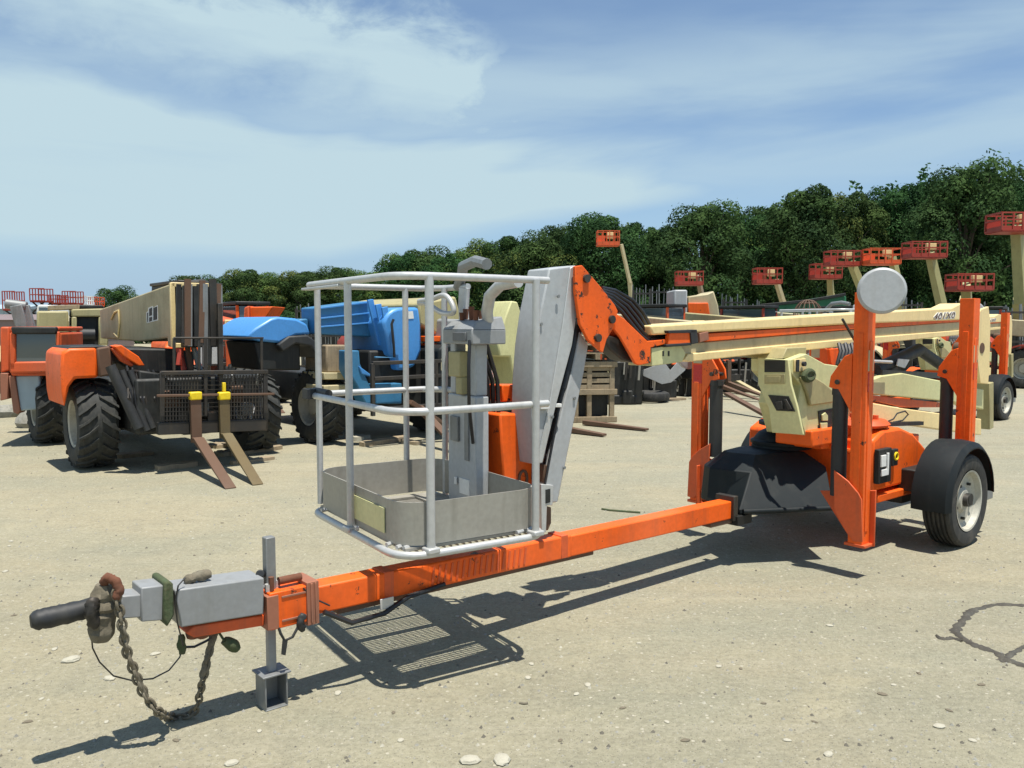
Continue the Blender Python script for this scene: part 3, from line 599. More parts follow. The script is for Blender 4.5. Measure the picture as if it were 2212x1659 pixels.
# riser arms folded between the turret and the rear knuckle
m = MB(); m.prism([W(*p, -.07) for p in ((1870, 825), (1905, 812), (1950, 806), (2060, 828), (2125, 842), (2125, 885), (2060, 868), (1870, 850))], (0, .14, 0)); P(m, 'upper_riser', 'lime', bevel=.008)
m = MB(); m.prism([W(*p, -.05) for p in ((1870, 852), (1960, 862), (2060, 872), (2060, 880), (1950, 880), (1870, 862))], (0, .1, 0)); P(m, 'riser_link', 'orange_old', bevel=.004)
m = MB(); m.prism([W(*p, -.075) for p in ((1870, 868), (1950, 882), (2120, 905), (2120, 940), (2060, 932), (1870, 905))], (0, .15, 0)); P(m, 'lower_riser', 'cream', bevel=.008)
m = MB(); m.cyl(W(1890, 800, .05), W(1985, 755, .05), .055, n=16); m.cyl(W(1985, 755, .05), W(2050, 800, .05), .05, n=16); m.bar(W(1900, 805, -.02), W(2045, 812, -.02), .05, .05); P(m, 'lift_cylinder', 'black')
m = MB(); slab(m, [(1942, 775), (1965, 777), (1955, 795), (1938, 790)], -.03, .01); P(m, 'cylinder_label', 'white')
m = MB(); m.cyl(W(1880, 780, -.12), W(1926, 782, -.12), .012, n=8); P(m, 'hydraulic_fitting', 'alu')

# ---------------------------------------------------------------- turret
TP = [(1707, 777), (1742, 764), (1782, 786), (1810, 790), (1812, 806), (1832, 830), (1834, 936), (1740, 942), (1722, 876), (1731, 832), (1707, 804)]
front = W(1707, 777, -.25); fw = T(1637, 771, front.x).y-front.y
m = MB(); m.prism([W(*p, -.25) for p in TP], (0, max(.3, fw), 0)); turret = P(m, 'turret', 'lime', bevel=.006)
def face(mb, pts, t, th=.01): mb.prism([T(x, y, t) for x, y in pts], (-th, 0, 0))
fx = front.x
m = MB(); face(m, [(1640, 772), (1706, 777), (1712, 830), (1726, 880), (1738, 939), (1671, 934), (1664, 882), (1641, 829)], fx-.004, .02); fp = P(m, 'turret_front', 'lime', turret, bevel=.004)
m = MB(); face(m, [(1652, 778), (1696, 778), (1696, 804), (1652, 804)], fx-.026, .004); m2 = m; P(m, 'turret_window', 'deep', turret)
m = MB(); face(m, [(1652, 808), (1696, 808), (1696, 829), (1652, 829)], fx-.026, .006); face(m, [(1656, 812), (1686, 812), (1686, 826), (1656, 826)], fx-.034, .005); P(m, 'turret_hatch', 'olive', turret, bevel=.002)
m = MB(); face(m, [(1660, 853), (1704, 856), (1718, 889), (1678, 887)], fx-.026, .005); P(m, 'turret_opening', 'deep', turret)
for q in ([(1676, 868), (1690, 866), (1693, 884), (1682, 884)], [(1694, 862), (1700, 862), (1712, 884), (1704, 885)]):
    m = MB(); face(m, q, fx-.032, .01); P(m, 'fitting', 'steel', turret, bevel=.003)
m = MB(); slab(m, [(1768, 888), (1830, 876), (1832, 934), (1772, 936)], -.257, .006); P(m, 'battery_bay', 'deep', turret, bevel=.002)
for q in ([(1774, 914), (1788, 913), (1788, 933), (1775, 933)], [(1777, 896), (1784, 891), (1789, 898), (1789, 909), (1777, 909)], [(1800, 925), (1812, 925), (1812, 928), (1800, 928)], [(1803, 893), (1806, 893), (1808, 912), (1804, 912)]):
    m = MB(); slab(m, q, -.27, .012); P(m, 'gauge', 'lime', turret, bevel=.003)
m = MB(); slab(m, [(1731, 815), (1747, 803), (1757, 812), (1780, 826), (1806, 848), (1811, 862), (1800, 870), (1752, 877), (1745, 850)], -.275, .025); P(m, 'shade_plate', 'olive', turret, bevel=.01)  # dark olive plate added in place of the shade on the turret side
m = MB(); p0 = W(1747, 811, -.29); m.tube([p0+Vector((.055*math.cos(a), 0, .03*math.sin(a))) for a in [k*math.pi/6 for k in range(12)]], .02, 8, closed=True); m.cyl(p0+Vector((0, -.01, 0)), p0+Vector((0, .02, 0)), .04, n=14); P(m, 'plate_pivot', 'moss', turret)
m = MB(); slab(m, [(1717, 777), (1741, 774), (1741, 802), (1717, 803)], -.262, .012); P(m, 'switch_plate', 'cream', turret, bevel=.003)
m = MB(); p = W(1734, 786, -.27); m.cyl(p, p+Vector((0, -.02, 0)), .016, n=14); p = W(1723, 790, -.265); m.box(p.x-.02, p.x+.012, p.y-.006, p.y, p.z-.04, p.z+.04); P(m, 'key_switch', 'black', turret)
m = MB(); m.prism([W(1690, 775, -.2)+Vector((0, 0, 0)), W(1742, 764, -.2), W(1742, 750, -.2), W(1700, 752, -.2)], (0, .35, 0)); P(m, 'boom_cradle', 'olive', turret, bevel=.004)
for k in range(8):
    m = MB(); x = 1812+k*7; m.tube([W(x, 742+3*(k % 2), -.12), W(x+4, 760, -.16), W(x-3, 785, -.16), W(x-6, 812, -.12)], .014, 7); P(m, 'valve_hose', 'hose')
m = MB(); m.box(3.95, 4.15, -.15, .1, 1.2, 1.3); P(m, 'valve_bank', 'black', bevel=.006)
for k in range(5):
    m = MB(); p = W(1822+k*8, 782+(k % 2)*8, -.19); m.box(p.x-.014, p.x+.014, p.y, p.y+.02, p.z-.02, p.z+.02); P(m, 'hose_fitting', 'alu', bevel=.003)
m = MB(); slab(m, [(1792, 754), (1818, 752), (1826, 790), (1816, 806), (1795, 785)], .2, .03); P(m, 'hose_guard', 'orange', bevel=.004)

# ---------------------------------------------------------------- chassis
m = MB(); tc_ = (3.95, -.02)
m.box(3.70, 4.35, -.30, -.02, .775, .885); P(m, 'slew_housing', 'orange', bevel=.01)
m = MB(); m.lathe([(.0, 0), (.25, 0), (.25, .022), (0, .022)], (tc_[0], tc_[1], .885), (0, 0, 1), 40, closed=False); P(m, 'slew_ring', 'deep')
m = MB(); m.box(4.12, 5.3, -.30, .30, .42, .73); m.box(3.9, 4.4, -.26, .26, .735, .774)
m.prism([(4.0, -.30, .735), (4.5, -.50, .60), (4.5, .50, .60), (4.0, .30, .735)], (0, 0, .03))
m.box(4.2, 5.2, -.52, .52, .36, .415); P(m, 'chassis_frame', 'orange', bevel=.008)
m = MB(); rr = random.Random(4)
prof = [(4.15, .44), (4.15, .80), (4.3, .86), (4.55, .86), (4.75, .80), (4.98, .66), (5.05, .44)]
m.prism([Vector((a, -.50, z)) for a, z in prof], (0, .3, 0)); m.prism([Vector((a, .2, z)) for a, z in prof], (0, .3, 0)); P(m, 'axle_housing', 'orange', bevel=.02)
m = MB(); m.lathe([(.0, 0), (.18, 0), (.2, .02), (.17, .05), (0, .05)], (4.35, -.3, .87), (0, 0, 1), 24, closed=False)
for k in range(6): a = k*1.05; m.cyl((4.35+.1*math.cos(a), -.3+.1*math.sin(a), .9), (4.35+.1*math.cos(a), -.3+.1*math.sin(a), .95), .02, n=8)
P(m, 'oil_cap', 'orange_old')
m = MB(); m.box(4.16, 4.34, -.54, -.502, .50, .74); m.box(4.38, 4.46, -.53, -.502, .60, .72); P(m, 'control_housing', 'deep', bevel=.006)
m = MB(); m.box(4.17, 4.24, -.552, -.541, .62, .70); m.box(4.255, 4.28, -.552, -.541, .60, .71); m.box(4.18, 4.28, -.552, -.541, .555, .60); P(m, 'control_label', 'white', bevel=.002)
m = MB(); p = Vector((4.42, -.535, .67)); m.tube([p+Vector((.025*math.cos(a), 0, .025*math.sin(a))) for a in [k*math.pi/5 for k in range(10)]], .007, 6, closed=True); P(m, 'filler_ring', 'yellow')
m = MB(); m.cyl((4.92, -.85, .345), (4.92, .85, .345), .04, n=14); m.box(4.6, 5.1, -.50, .50, .30, .355); P(m, 'axle', 'deep')
# counterweight cover at the front of the chassis
def zc(x, y, z): return Z(x, y, z)
b0, b1, b2 = zc(1528, 1083, .345), zc(1597, 1111, .345), zc(1800, 1103, .345)
t0, t1, t2 = zc(1533, 1010, .60), zc(1622, 1020, .60), zc(1785, 1008, .60)
def back(p, d, e=0): return Vector((p.x+d, p.y+e, p.z))
Rb = [b1, b2, Vector((b2.x+.15, .30, .345)), Vector((b0.x+.45, .50, .345)), Vector((b0.x+.05, .42, .345)), b0]
Rt = [t1, t2, Vector((t2.x+.1, .28, .60)), Vector((t0.x+.45, .44, .60)), Vector((t0.x+.08, .38, .60)), t0]
cen = sum(Rt, Vector())/6
Rd = [cen+(p-cen)*.66+Vector((.06, 0, .095)) for p in Rt]; Re = [cen+(p-cen)*.45+Vector((.08, 0, .105)) for p in Rt]
m = MB(); m.frustum([Rb, [Vector((a.x*.98+b_.x*.02, a.y, .375)) for a, b_ in zip(Rb, Rt)], Rt, Rd, Re]); P(m, 'front_cover', 'cover', bevel=.007, angle=18)
m = MB(); m.tube([b1.lerp(b2, .03)+Vector((-.006, -.012, .02)), b1.lerp(b2, .5)+Vector((-.006, -.012, .02)), b1.lerp(b2, .99)+Vector((-.006, -.012, .02))], .018, 10); P(m, 'cover_lip', 'cover')
m = MB(); c2 = Z(1668, 968, .70)+Vector((.12, 0, .0)); m.lathe([(0, .15), (.10, .14), (.16, .11), (.20, .06), (.215, 0)], c2, (0, 0, 1), 28, closed=False); m.lathe([(.222, .0), (.222, .02), (.20, .03)], c2+Vector((0, 0, .03)), (0, 0, 1), 28, closed=False); P(m, 'motor_cover', 'cover')
m = MB(); m.box(b1.x-.06, b1.x+.1, -.09, .06, .28, .34); P(m, 'under_bracket', 'deep')

# outriggers: post box, foot pad on top, lifting cylinder, shoe at the bottom
GUS = [T(x, y, 3.53) for x, y in ((1799, 1016), (1830, 1040), (1852, 1066), (1859, 1080), (1860, 1172), (1840, 1170), (1820, 1142), (1799, 1101))]
def outrigger(px_top, px_bot, w, side, disc=None, zb=.2):
    top = W(*px_top, w); bot = W(*px_bot, w) if px_bot else None
    t = top.x; zt = top.z; s = side
    hw, hd = (.047, .046) if t < 4.5 else (.055, .052)
    m = MB(); m.box(t-hw, t+hw, w-hd, w+hd, zb+.02, zt)
    m.box(t-hw-.006, t-hw, w-.02, w+.02, zb+.1, zt-.25); m.box(t-.02, t+.02, w-hd-.005, w-hd, zb+.1, zt-.3)
    post = P(m, 'outrigger', 'orange', bevel=.006)
    m = MB(); iw = w-s*.145
    m.cyl((t, iw, .62 if s > 0 else .5), (t, iw, 1.16), .048, n=20); m.cyl((t, iw, 1.15), (t, iw, 1.19), .053, n=20); P(m, 'outrigger_cylinder', 'black', post)
    m = MB(); q = [(w-s*.05, 1.05), (w-s*.05, 1.42), (w-s*.10, 1.40), (w-s*.19, 1.27), (w-s*.20, 1.20), (w-s*.13, 1.18)]
    for dt in (-hw-.004, hw-.012): m.prism([Vector((t+dt, a, b_)) for a, b_ in q], (.016, 0, 0))
    P(m, 'pivot_ear', 'orange', post, bevel=.004)
    m = MB(); m.box(t-.03, t+.03, w-hd-.004, w-hd, 1.18, 1.30) if s < 0 else m.box(t-hw-.004, t-hw, w-.05, w+.03, 1.16, 1.30)
    m2_ = P(m, 'reflector', 'red', post, bevel=.002)
    m = MB(); m.box(t-.033, t+.033, w-hd-.003, w-hd, 1.31, 1.44) if s < 0 else m.box(t-hw-.003, t-hw, w-.05, w+.03, 1.31, 1.42)
    P(m, 'decal', 'cream_dull', post)
    m = MB(); m.cyl((t, w-s*.2, 1.235), (t, w-s*.02, 1.235), .012, n=8); m.cyl((t-hw-.015, w-s*.14, 1.235), (t+hw+.015, w-s*.14, 1.235), .016, n=10); P(m, 'pivot_pin', 'steel', post)
    m = MB()   # bottom shoe: two cheek plates and a base
    m.box(t-.10, t+.02, w-hd-.012, w-hd-.003, zb, zb+.30) if s > 0 else None
    m.prism([Vector((t+hw+.003, w-s*.30, zb+.30)), Vector((t+hw+.003, w+s*.08, zb+.36)), Vector((t+hw+.003, w+s*.08, zb)), Vector((t+hw+.003, w-s*.05, zb-.02))], (.012, 0, 0))
    m.prism([Vector((t-hw-.018, w-s*(q.y+.69), q.z+zb-.2)) for q in GUS] if s < 0 else [Vector((t-hw-.018, w-s*(q.y+.69), q.z+zb-.2)) for q in GUS], (.012, 0, 0))
    m.box(t-hw-.003, t+hw+.003, w-.07, w+.07, zb, zb+.02)
    P(m, 'outrigger_bracket', 'orange_old', post, bevel=.004)
    c = W(*disc, w-.12) if disc else Vector((t, w+s*.12, zt-.02))
    n = (L1.I.to_3x3() @ Vector((-.28, -.95, .08))).normalized() if disc else Vector((0, s, .0))
    if not disc and s < 0: return post
    m = MB(); m.lathe([(0, .022), (.125, .022), (.139, .012), (.141, -.012), (.125, -.016), (0, -.016)], c, n, 44, closed=False); P(m, 'foot_pad', 'grey', post, angle=30)
    m = MB(); m.cyl(c-n*.01, Vector((t, w, zt-.03)), .025, n=12); P(m, 'pad_joint', 'steel', post)
    return post
outrigger((1870, 632), None, -.69, -1, (1905, 628)); outrigger((2096, 645), None, -.62, -1)
outrigger((1513, 777), None, .62, 1, None, .25) if False else None
tf = W(1512, 900, .62)
L1far = (L1.M @ Vector((tf.x, .62, 1.80)))
def far_px(t, w, z):
    p = L1.M @ Vector((t, w, z)); c, s = math.cos(PITCH), math.sin(PITCH); d = p.y*c-(p.z-CAM_H)*s; up = p.y*s+(p.z-CAM_H)*c
    return (CX+F_PX*p.x/d, CY-F_PX*up/d)
outrigger(far_px(tf.x, .62, 1.42), None, .62, 1, None, .25); outrigger(far_px(5.35, .62, 1.5), None, .62, 1, None, .25)

def tyre_wheel(parent, c, axis, r, wd_, rimr, name='wheel', rimmat='rim', grooves=5, mat='rubber', worn='rubber_worn'):
    """tyre with circumferential grooves; the rim disc faces along axis"""
    a = Vector(axis).normalized(); h = wd_/2; m = MB()
    prof = [(rimr, h*.80), (rimr+.015, h*.92), (r*.80, h), (r*.92, h*.97), (r*.975, h*.86)]
    gw = (h*1.6)/(grooves*2+1)
    for k in range(grooves):
        o = h*.80-gw*(2*k+1); prof += [(r, o+gw*.1), (r-.014, o-gw*.1), (r-.014, o-gw*.85), (r, o-gw*1.05)]
    prof += [(r, -h*.78), (r*.975, -h*.86), (r*.92, -h*.97), (r*.80, -h), (rimr+.015, -h*.92), (rimr, -h*.8)]
    m.lathe(prof, c, a, 72); ty = P(m, name, mat, parent, angle=25)
    m = MB(); m.lathe([(rimr+.006, h*.93), (rimr-.008, h*.9), (rimr-.02, h*.55), (rimr*.8, h*.42), (rimr*.45, h*.42), (rimr*.34, h*.62), (.0, h*.64)], c, a, 48, closed=False)
    m.lathe([(rimr+.004, -h*.9), (rimr-.02, -h*.5), (0, -h*.4)], c, a, 48, closed=False)
    rim = P(m, 'rim', rimmat, ty, angle=30)
    u_ = a.cross(Vector((0, 0, 1))).normalized(); v_ = a.cross(u_)
    for k in range(5):
        m = MB(); t_ = k*2*math.pi/5+.3; q = Vector(c)+(u_*math.cos(t_)+v_*math.sin(t_))*rimr*.62+a*h*.42; m.cyl(q, q+a*.025, .011, n=6); P(m, 'wheel_nut', 'steel', ty)
    m = MB(); m.cyl(Vector(c)+a*h*.6, Vector(c)+a*(h*.64+.03), rimr*.22, rimr*.2, 16); P(m, 'hub_cap', 'steel', ty)
    return ty
for w_, s in ((-.75, -1), (.75, 1)):
    tyre_wheel(lift, (4.90, w_, .335), (0, s, 0), .335, .21, .215)
    m = MB(); N_ = 16; c0 = Vector((4.90, 0, .335)); out, inn = [], []
    y_in, y_out = w_-s*.14, w_+s*.125
    rings = [(y_in, .405, .395), (w_, .415, .40), (w_+s*.095, .405, .392), (y_out, .37, .36)]
    vs = []; 
    for y_, ro, ri in rings:
        for k in range(N_+1):
            a = R(-8+k*188/N_); vs.append((c0.x-ro*math.cos(a), y_, c0.z+ro*math.sin(a)+.02))
    for y_, ro, ri in rings:
        for k in range(N_+1):
            a = R(-8+k*188/N_); vs.append((c0.x-ri*math.cos(a), y_, c0.z+ri*math.sin(a)+.02))
    q = N_+1; fs = []
    for j in range(3):
        for k in range(N_):
            fs.append((j*q+k, j*q+k+1, (j+1)*q+k+1, (j+1)*q+k)); o_ = 4*q; fs.append((o_+(j+1)*q+k, o_+(j+1)*q+k+1, o_+j*q+k+1, o_+j*q+k))
    for k in range(N_): fs += [(3*q+k, 3*q+k+1, 7*q+k+1, 7*q+k), (k+1, k, 4*q+k, 4*q+k+1)]
    for j in range(3): fs += [(j*q, (j+1)*q, (j+5)*q, (j+4)*q), ((j+1)*q+N_, j*q+N_, (j+4)*q+N_, (j+5)*q+N_)]
    m.add(vs, fs); P(m, 'fender', 'cover', angle=35)
    m = MB(); m.box(4.58, 4.9, w_-s*.28, w_-s*.14, .40, .56); P(m, 'fender_stay', 'deep', bevel=.01)
    m = MB(); m.box(5.34, 5.46, w_-.05, w_+.07, .27, .40); P(m, 'tail_light', 'grey_d', bevel=.006)
m = MB(); m.tube([Z(1905, 925, .84)+Vector((0, 0, .03))]+[W(x, y, -.3) for x, y in ((1930, 905), (1938, 893), (1955, 888), (1962, 895), (1950, 908), (1930, 912))], .006, 6); m.bar(W(1897, 917, -.3), W(1990, 914, -.3), .04, .03); P(m, 'hand_lever', 'black')
# shelf plate under the near front outrigger
m = MB(); m.tube([W(1820, 690, -.25), W(1850, 742, -.22)], .01, 6); P(m, 'hose_stub', 'hose')
bpy.context.view_layer.update()
# ============================================================ second towable lift: a copy of the first, with its parts
lift2 = copy_tree(lift)
lift2.location = (3.95, 11.35, 0); lift2.rotation_euler.z = R(40)
tag(lift2, 'second orange towable boom lift, half hidden behind the rear of the nearest one', group='towable boom lifts')

# ============================================================ telehandlers
def fp(mb, fr, pts, x, back): return mb.prism([fr.at(px, py, 0, x) for px, py in pts], (-back, 0, 0))
def lug_wheel(root, c, r, w, flip=1, rimmat='rim', side=-1):
    m = MB(); h = w/2; a = Vector((0, 1, 0)); rb = r*.93; rimr = r*.52
    m.lathe([(rimr, h*.75), (rimr+.02, h*.9), (rb*.8, h), (rb*.95, h*.92), (rb, h*.75), (rb+.008, 0), (rb, -h*.75), (rb*.95, -h*.92), (rb*.8, -h), (rimr+.02, -h*.9), (rimr, -h*.75)], c, a, 48)
    n = 22
    for k in range(n):
        for s in (-1, 1):
            t = 2*math.pi*(k+(.5 if s > 0 else 0))/n; pts = []
            for q, (yy, dt) in enumerate(((.02, .0), (h*.55, -.10), (h*.97, -.17))):
                tt = t+dt*flip*1.6; rr = rb-.01 if q < 2 else rb*.93
                for da, rr2 in ((-.035, rr), (.035, rr), (.030, r if q < 2 else r*.95), (-.030, r if q < 2 else r*.95)):
                    pts.append(Vector(c)+Vector((rr2*math.cos(tt+da*.5/r), s*yy, rr2*math.sin(tt+da*.5/r))))
            m.add(pts, [(0, 1, 5, 4), (1, 2, 6, 5), (2, 3, 7, 6), (3, 0, 4, 7), (4, 5, 9, 8), (5, 6, 10, 9), (6, 7, 11, 10), (7, 4, 8, 11), (0, 3, 2, 1), (8, 9, 10, 11)])
    ty = m.build('wheel', M['rubber_worn'], root, angle=30)
    m = MB(); m.lathe([(rimr+.004, side*h*.86), (rimr-.02, side*h*.8), (rimr-.04, side*h*.2), (rimr*.5, side*h*.15), (rimr*.42, side*h*.5), (0, side*h*.52)], c, a, 36, closed=False); m.build('rim', M[rimmat], ty, angle=30)
    return ty
def boomsection(root, p, q, w, h, mat, lip='cream'):
    m = MB(); m.bar(p, q, w, h); bo = m.build('boom', M[mat], root, bevel=.02)
    d = (Vector(q)-Vector(p)).normalized(); m = MB(); m.bar(Vector(q)-d*.05, Vector(q)+d*.02, w+.05, h+.05); m.build('boom_collar', M[lip], bo, bevel=.01)
    m = MB(); m.bar(Vector(q)+d*.02, Vector(q)+d*.30, w*.8, h*.8); m.build('inner_boom', M['deep'], bo, bevel=.01)
    return bo
def forks(root, x, z, ys, ln, mat='brown', tip=0.0, caps=None, sh=.52):
    for y in ys:
        m = MB(); m.box(x-.05, x+.02, y-.06, y+.06, z, z+sh)
        m.prism([Vector((x-.05, y-.06, z)), Vector((x+.02, y-.06, z+.05)), Vector((x+ln, y-.06, tip+.015)), Vector((x+ln, y-.06, tip)), Vector((x, y-.06, z-.04))], (0, .12, 0))
        f = m.build('fork', M[mat], root, bevel=.006)
        if caps: m = MB(); m.box(x-.06, x+.03, y-.065, y+.065, z+sh-.02, z+sh+.07); m.build('fork_cap', M[caps], f, bevel=.012)
def telehandler(x, y, yaw, label, body='orange_old', boom='cream_dull', group='telehandlers parked in a row', cab=True, fork=True, wheels=((0, -.93), (0, .93), (-2.5, -.93), (-2.5, .93)), boomspec=None, hood=True):
    fr = Frame(x, y, R(yaw)); t = thing('telehandler', label, 'telehandler', (x, y, 0), R(yaw), group)
    m = MB(); m.box(-3.2, .45, -.36, .36, .40, .86); m.box(-.1, .1, -.72, .72, .40, .60); m.box(-2.6, -2.4, -.72, .72, .40, .60); m.build('chassis', M['deep'], t, bevel=.02)
    for wx, wy in wheels: lug_wheel(t, (wx, wy, .5), .5, .42, 1, side=-1 if wy < 0 else 1)
    if hood:
        m = MB(); m.frustum([[Vector(p) for p in ((-2.0, -1.08, .62), (-.65, -1.08, .62), (-.65, -.42, .62), (-2.0, -.42, .62))], [Vector(p) for p in ((-2.0, -1.08, 1.2), (-.7, -1.08, 1.15), (-.7, -.42, 1.15), (-2.0, -.42, 1.2))], [Vector(p) for p in ((-1.9, -.98, 1.36), (-.85, -.98, 1.28), (-.85, -.42, 1.28), (-1.9, -.42, 1.36))]])
        h = m.build('engine_cover', M[body], t, bevel=.03); m = MB()
        for k in range(7): m.box(-1.8+.14*k, -1.73+.14*k, -1.086, -1.078, .75, 1.1)
        m.build('vent', M['deep'], h)
        for wy in (-.93, .93):
            m = MB(); n = 12; vs = []
            for k in range(n+1):
                a = R(25+k*130/n)
                for rr in (.56, .60):
                    for yy in (wy-.23, wy+.23): vs.append((rr*math.cos(a), yy, .5+rr*math.sin(a)))
            fs = []
            for k in range(n): b = 4*k; fs += [(b, b+1, b+5, b+4), (b+2, b+6, b+7, b+3), (b, b+4, b+6, b+2), (b+1, b+3, b+7, b+5)]
            fs += [(0, 2, 3, 1), (4*n, 4*n+1, 4*n+3, 4*n+2)]
            m.add(vs, fs); m.build('mudguard', M[body], t)
    if cab:
        m = MB(); m.box(-2.05, -.75, .36, 1.06, .62, 1.12)
        for cx_ in (-2.02, -.80):
            for cy_ in (.39, 1.03): m.bar((cx_, cy_, 1.12), (cx_*.98-.02, cy_, 2.0), .06, .06)
        cb = m.build('cab', M[body], t, bevel=.015)
        m = MB(); m.box(-2.08, -.74, .34, 1.08, 2.0, 2.08); m.build('cab_roof', M['deep'], cb, bevel=.02)
        m = MB(); m.box(-1.99, -.83, .40, .41, 1.14, 1.98); m.box(-1.99, -.83, 1.02, 1.03, 1.14, 1.98); m.box(-.80, -.79, .43, 1.0, 1.14, 1.98); m.box(-2.03, -2.02, .43, 1.0, 1.14, 1.98); m.build('cab_glass', M['glass'], cb)
    if boom:
        p, q, w_, h_ = boomspec or ((-3.1, 0, 1.72), (.35, 0, 1.45), .36, .42)
        boomsection(t, p, q, w_, h_, boom)
        m = MB(); m.box(-3.2, -2.7, -.30, -.19, .86, 1.7); m.box(-3.2, -2.7, .19, .30, .86, 1.7); m.build('boom_tower', M[boom], t, bevel=.02)
        m = MB(); m.cyl((-1.6, 0, .9), (-.5, 0, 1.3), .06, n=12); m.build('lift_cylinder', M['steel'], t)
    if fork:
        m = MB()
        for z_ in (.42, .86, 1.4): m.bar((.95, -.72, z_), (.95, .72, z_), .05, .06 if z_ > .5 else .14)
        for y_ in (-.72, -.36, 0, .36, .72): m.bar((.95, y_, .42), (.95, y_, 1.4), .05, .05)
        m.bar((.6, -.15, .9), (.95, -.15, .7), .1, .14); m.bar((.6, .15, .9), (.95, .15, .7), .1, .14); m.bar((.5, 0, 1.4), (.75, 0, .8), .3, .2)
        m.build('fork_carriage', M['steel'], t, bevel=.006); forks(t, 1.0, .30, (-.22, .24), 1.2)
    return fr, t

M['fork_olive'] = paint('ochre_rusted_steel', (.135, .098, .042), .65, dirt=.7, dcol=(.11, .075, .035), scale=6)
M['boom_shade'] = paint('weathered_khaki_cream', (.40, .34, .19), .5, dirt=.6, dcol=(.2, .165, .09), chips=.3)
# ---- A: the big orange and cream telehandler facing the camera, left of the basket
fa, ta = telehandler(-4.0, 9.87, -51.5, 'orange telehandler with a large cream boom and yellow capped forks left of the silver basket', boom=None, cab=False, fork=False, hood=False)
m = MB(); fp(m, fa, [(133, 762), (150, 752), (209, 751), (213, 816), (163, 818), (150, 836), (140, 880), (134, 850), (131, 800)], .38, .9); hd = m.build('engine_cover', M['orange'], ta, bevel=.03)
m = MB(); fp(m, fa, [(136, 762), (152, 749), (240, 747), (243, 752), (152, 753)], .36, .9); m.build('cover_top', M['deep'], hd, bevel=.01)
m = MB(); fp(m, fa, [(209, 752), (238, 747), (246, 810), (214, 815)], .40, .8); m.build('cover_side', M['brown'], hd, bevel=.02)
m = MB(); fp(m, fa, [(246, 748), (262, 745), (300, 770), (313, 790), (300, 790), (268, 770)], .5, .25); m.build('boom_linkage', M['orange'], ta, bevel=.01)
m = MB(); fp(m, fa, [(240, 752), (255, 756), (290, 788), (285, 792), (262, 780)], .45, .1); m.build('boom_linkage', M['orange_old'], ta, bevel=.008)
# boom: near end face about 0.5 m across; runs back and away
E1 = [fa.at(px, py, 0, .15) for px, py in ((256, 668), (369, 611), (384, 749), (262, 757))]
m = MB(); fr_t = fa.at(372, 611, 0, .55); fr_b = fa.at(384, 750, 0, .55); yb = fr_t.y; wb = .46
z1t, z1b = fr_t.z, fr_b.z
rear = fa.at(215, 668, 1, yb); rearb = fa.at(225, 740, 1, yb)
midt = Vector((.55, yb, z1t)); midb = Vector((.55, yb, z1b))
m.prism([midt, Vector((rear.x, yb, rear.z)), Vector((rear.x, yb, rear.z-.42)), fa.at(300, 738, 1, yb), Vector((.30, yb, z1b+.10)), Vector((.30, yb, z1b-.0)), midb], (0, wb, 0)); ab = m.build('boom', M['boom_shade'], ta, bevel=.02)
m = MB()
for zz, d in ((z1t-.02, 0), (z1b+.02, 0)): m.bar((.57, yb-.02, zz), (.57, yb+wb+.02, zz), .05, .05)
m.bar((.57, yb-.01, z1b), (.57, yb-.01, z1t), .05, .05); m.build('boom_collar', M['cream'], ab, bevel=.006)
m = MB(); m.box(.42, .565, yb+.03, yb+wb-.03, z1b+.05, z1t-.05); m.box(.56, .80, yb+.06, yb+wb-.06, z1b+.0, z1t-.08); m.build('inner_boom', M['deep'], ab, bevel=.01)
m = MB(); m.tube([fa.at(px, py, 1, yb-.012) for px, py in ((240, 690), (247, 675), (256, 670), (258, 700), (255, 728), (247, 720))], .012, 6); m.build('boom_weld', M['cream'], ab)
def sidepoly(mb, pts, off, th): mb.prism([fa.at(px, py, 1, yb-off) for px, py in pts], (0, th, 0))
m = MB(); sidepoly(m, [(316, 675), (320, 672), (320, 665), (330, 661), (330, 665), (340, 659), (341, 692), (317, 698)], .004, .003); lg = m.build('boom_mark', M['white'], ab)
for q in ([(317.5, 676), (319.5, 675), (319.5, 696), (318, 696)], [(322, 667), (328, 664), (328, 681), (322, 683)], [(322, 686), (328, 684), (328, 693), (322, 695)], [(331, 665), (339, 662), (339, 690), (331, 692)]):
    m = MB(); sidepoly(m, q, .007, .003); m.build('boom_mark_fill', M['deep'], lg)
m = MB(); fp(m, fa, [(388, 608), (440, 602), (478, 620), (482, 726), (372, 732), (376, 690), (385, 690)], -.2, 1.2); cabA = m.build('cab', M['deep'], ta, bevel=.04)
m = MB()
for px in (386, 430, 478): fp(m, fa, [(px-3, 612), (px+3, 612), (px+3, 730), (px-3, 730)], -.17, .06)
fp(m, fa, [(384, 604), (480, 612), (480, 619), (384, 611)], -.15, 1.2); m.build('cab_frame', M['steel'], cabA, bevel=.01)
m = MB(); fp(m, fa, [(248, 752), (384, 754), (420, 760), (420, 806), (300, 806), (262, 788)], .2, 1.6); m.build('boom_base', M['deep'], ta, bevel=.02)
for q in ((384, 745, 398, 800, 'orange_far'), (404, 742, 412, 800, 'brown'), (418, 750, 432, 800, 'grey_d'), (392, 742, 386, 790, 'orange_far')):
    m = MB(); m.bar(fa.at(q[0], q[1], 0, .55), fa.at(q[2], q[3], 0, .6), .05, .05); m.build('linkage_rod', M[q[4]], ta, bevel=.006)
m = MB(); fp(m, fa, [(392, 625), (425, 625), (425, 690), (392, 692)], -.18, .02); m.build('cab_glass', M['glass'], cabA)
